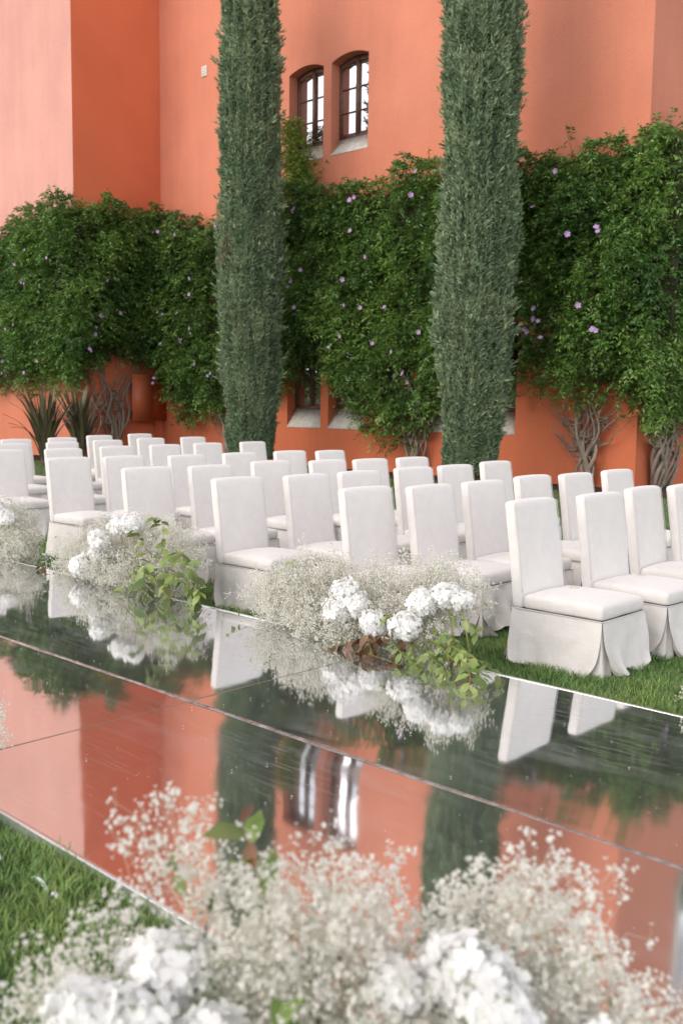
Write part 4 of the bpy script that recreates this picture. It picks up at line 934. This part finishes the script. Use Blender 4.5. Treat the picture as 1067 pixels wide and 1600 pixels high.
# C
tC, offC, rC = arrangement('large flower arrangement on the far aisle edge with fresh green leafy sprays on its right', (-6.9, 4.85, 0),
    [(-7.55, 4.72, .24, .42, .22, .22, 120), (-7.35, 4.85, .42, .35, .2, .22, 70), (-6.95, 4.66, .25, .42, .22, .22, 130), (-6.85, 4.85, .50, .35, .18, .20, 80), (-6.4, 4.82, .45, .32, .2, .26, 100), (-6.35, 4.68, .22, .3, .18, .18, 70)],
    (-6.9, 4.9, -7.6, -6.2), [(-7.02, 4.54, .46, 1.0), (-6.82, 4.60, .60, .95), (-6.68, 4.62, .63, .9), (-7.28, 4.52, .22, 1.0), (-7.08, 4.56, .34, .8)], 33)
for pts, n_, sz in (([(-6.5,4.7,.2),(-6.4,4.55,.45),(-6.48,4.5,.60)], 9, .085), ([(-6.5,4.7,.2),(-6.25,4.6,.5),(-6.2,4.55,.70),(-6.25,4.5,.72)], 12, .08), ([(-6.4,4.7,.15),(-6.1,4.55,.42),(-5.9,4.5,.48),(-5.72,4.48,.36),(-5.62,4.46,.22)], 18, .09),
                    ([(-6.3,4.7,.15),(-6.05,4.52,.3),(-5.85,4.5,.26),(-5.68,4.48,.1)], 15, .09), ([(-6.5,4.65,.3),(-6.35,4.5,.34),(-6.28,4.46,.2),(-6.25,4.45,.12)], 13, .095), ([(-6.6,4.62,.3),(-6.5,4.5,.28),(-6.42,4.46,.15)], 10, .085),
                    ([(-6.2,4.66,.3),(-6.1,4.5,.2),(-6.0,4.47,.12)], 10, .09), ([(-6.0,4.62,.35),(-5.82,4.52,.3),(-5.75,4.5,.12)], 10, .085), ([(-6.7,4.65,.1),(-6.6,4.47,.14)], 5, .08)):
    branch(tC, offC, pts, sz*1.22, int(n_*1.25), M_['rose_leaf'], rC, 'green_leaves', .7)
branch(tC, offC, [(-7.8, 4.7, .12), (-8.0, 4.52, .13)], .07, 6, M_['red_leaf'], rC, 'bronze_leaves')
# D
arrangement('flower arrangement cut by the left picture edge, beyond the one with leafy sprays', (-9.0, 4.9, 0),
    [(-8.85, 4.75, .24, .42, .22, .22, 110), (-9.1, 4.85, .45, .4, .2, .22, 80), (-9.5, 4.75, .3, .4, .2, .25, 60)], (-9.0, 4.9, -9.6, -8.6), [(-8.93, 4.60, .57, 1.0), (-8.78, 4.65, .50, .85), (-9.15, 4.6, .5, 1.0)], 44)
# A: foreground
tA, offA, rA = arrangement('large blurred foreground arrangement of hydrangeas and baby breath on the near lawn', (-1.2, 1.25, 0),
    [(-1.55, 1.11, .75, .07, .06, .09, 9), (-1.49, 1.17, .76, .07, .06, .06, 6), (-1.36, 1.20, .61, .13, .12, .10, 28), (-1.33, 1.24, .70, .07, .06, .06, 8),
     (-1.27, 1.32, .65, .13, .12, .11, 32), (-1.22, 1.26, .52, .2, .15, .16, 46), (-1.2, 1.44, .60, .10, .10, .07, 18), (-1.58, 1.04, .52, .12, .10, .08, 14), (-1.58, .90, .47, .10, .09, .09, 26),
     (-1.07, 1.54, .59, .08, .08, .10, 16), (-.98, 1.63, .66, .09, .08, .07, 17), (-.92, 1.64, .60, .10, .10, .10, 22), (-.90, 1.56, .50, .14, .12, .10, 44), (-.74, 1.62, .48, .12, .10, .06, 24), (-1.08, 1.32, .47, .2, .16, .12, 42), (-1.25, 1.12, .42, .25, .2, .16, 48), (-.95, 1.35, .36, .3, .2, .16, 36)],
    (-1.15, 1.3, -1.5, -.85),
    [(-1.43, 1.06, .55, .86), (-1.455, .90, .51, .84), (-1.385, .955, .505, .86), (-1.27, 1.03, .475, .84), (-1.085, 1.315, .55, .62), (-.995, 1.405, .575, .80), (-.935, 1.39, .54, .82), (-.87, 1.38, .50, .75), (-.78, 1.50, .485, .6), (-1.05, 1.40, .575, .55)],
    77, floret=.0066, hi=True, nb=8, nf=6, zmin=.12, clump=.055, greens=120)
branch(tA, offA, [(-1.30, 1.25, .45), (-1.35, 1.22, .68), (-1.385, 1.21, .78)], .085, 5, M_['rose_leaf'], rA, 'green_leaves', -.3)
branch(tA, offA, [(-1.36, 1.21, .72), (-1.39, 1.205, .80)], .07, 2, M_['red_leaf'], rA, 'bronze_leaves', .2)
branch(tA, offA, [(-1.42, 1.12, .45), (-1.47, 1.14, .62), (-1.50, 1.13, .70)], .06, 5, M_['rose_leaf'], rA, 'green_leaves', -.5)
branch(tA, offA, [(-1.10, 1.25, .35), (-1.16, 1.12, .50), (-1.2, 1.1, .5)], .09, 5, M_['rose_leaf'], rA, 'green_leaves', -.1)
# E: just outside the left edge on the near side; F: just outside the right edge on the far side
arrangement('baby breath arrangement peeking in at the left edge, on the near side of the aisle', (-3.5, 1.5, 0),
    [(-3.40, 1.60, .48, .20, .12, .20, 46), (-3.45, 1.52, .22, .28, .12, .16, 50), (-3.75, 1.5, .35, .3, .15, .22, 60)], (-3.55, 1.5, -3.8, -3.4), [(-3.72, 1.45, .4, 1.0)], 91, floret=.0055, clump=.07)
arrangement('baby breath sprig peeking in at the right edge, on the far side of the aisle', (-1.9, 4.85, 0),
    [(-1.99, 4.82, .16, .11, .08, .07, 9), (-1.75, 4.85, .3, .3, .2, .2, 60)], (-1.8, 4.9, -1.95, -1.5), [(-1.7, 4.8, .3, 1.0)], 92)
# fallen petals and florets
v = []; n = 150; P = np.stack([rs.uniform(-6, -1.4, n), rs.uniform(1.9, 4.35, n), np.full(n, ZM+.004)], 1)
M = frames(rs.normal(size=(n, 3))*np.array([1, 1, .1]), np.array([0, 0, 1.])+rs.normal(size=(n, 3))*.1)*rs.uniform(.002, .005, n)[:, None, None]
v, f = scatter(np.array([(1,0,0),(0,.8,.1),(-1,0,0),(0,-.8,.15),(0,0,.35)]), np.array([(0,1,4),(1,2,4),(2,3,4),(3,0,4)]), M, P)
tag(obj('fallen_florets', mesh('fallen_florets', v, f, [M_['gyp']])), 'tiny white florets scattered over the mirror aisle', 'petals', kind='stuff')
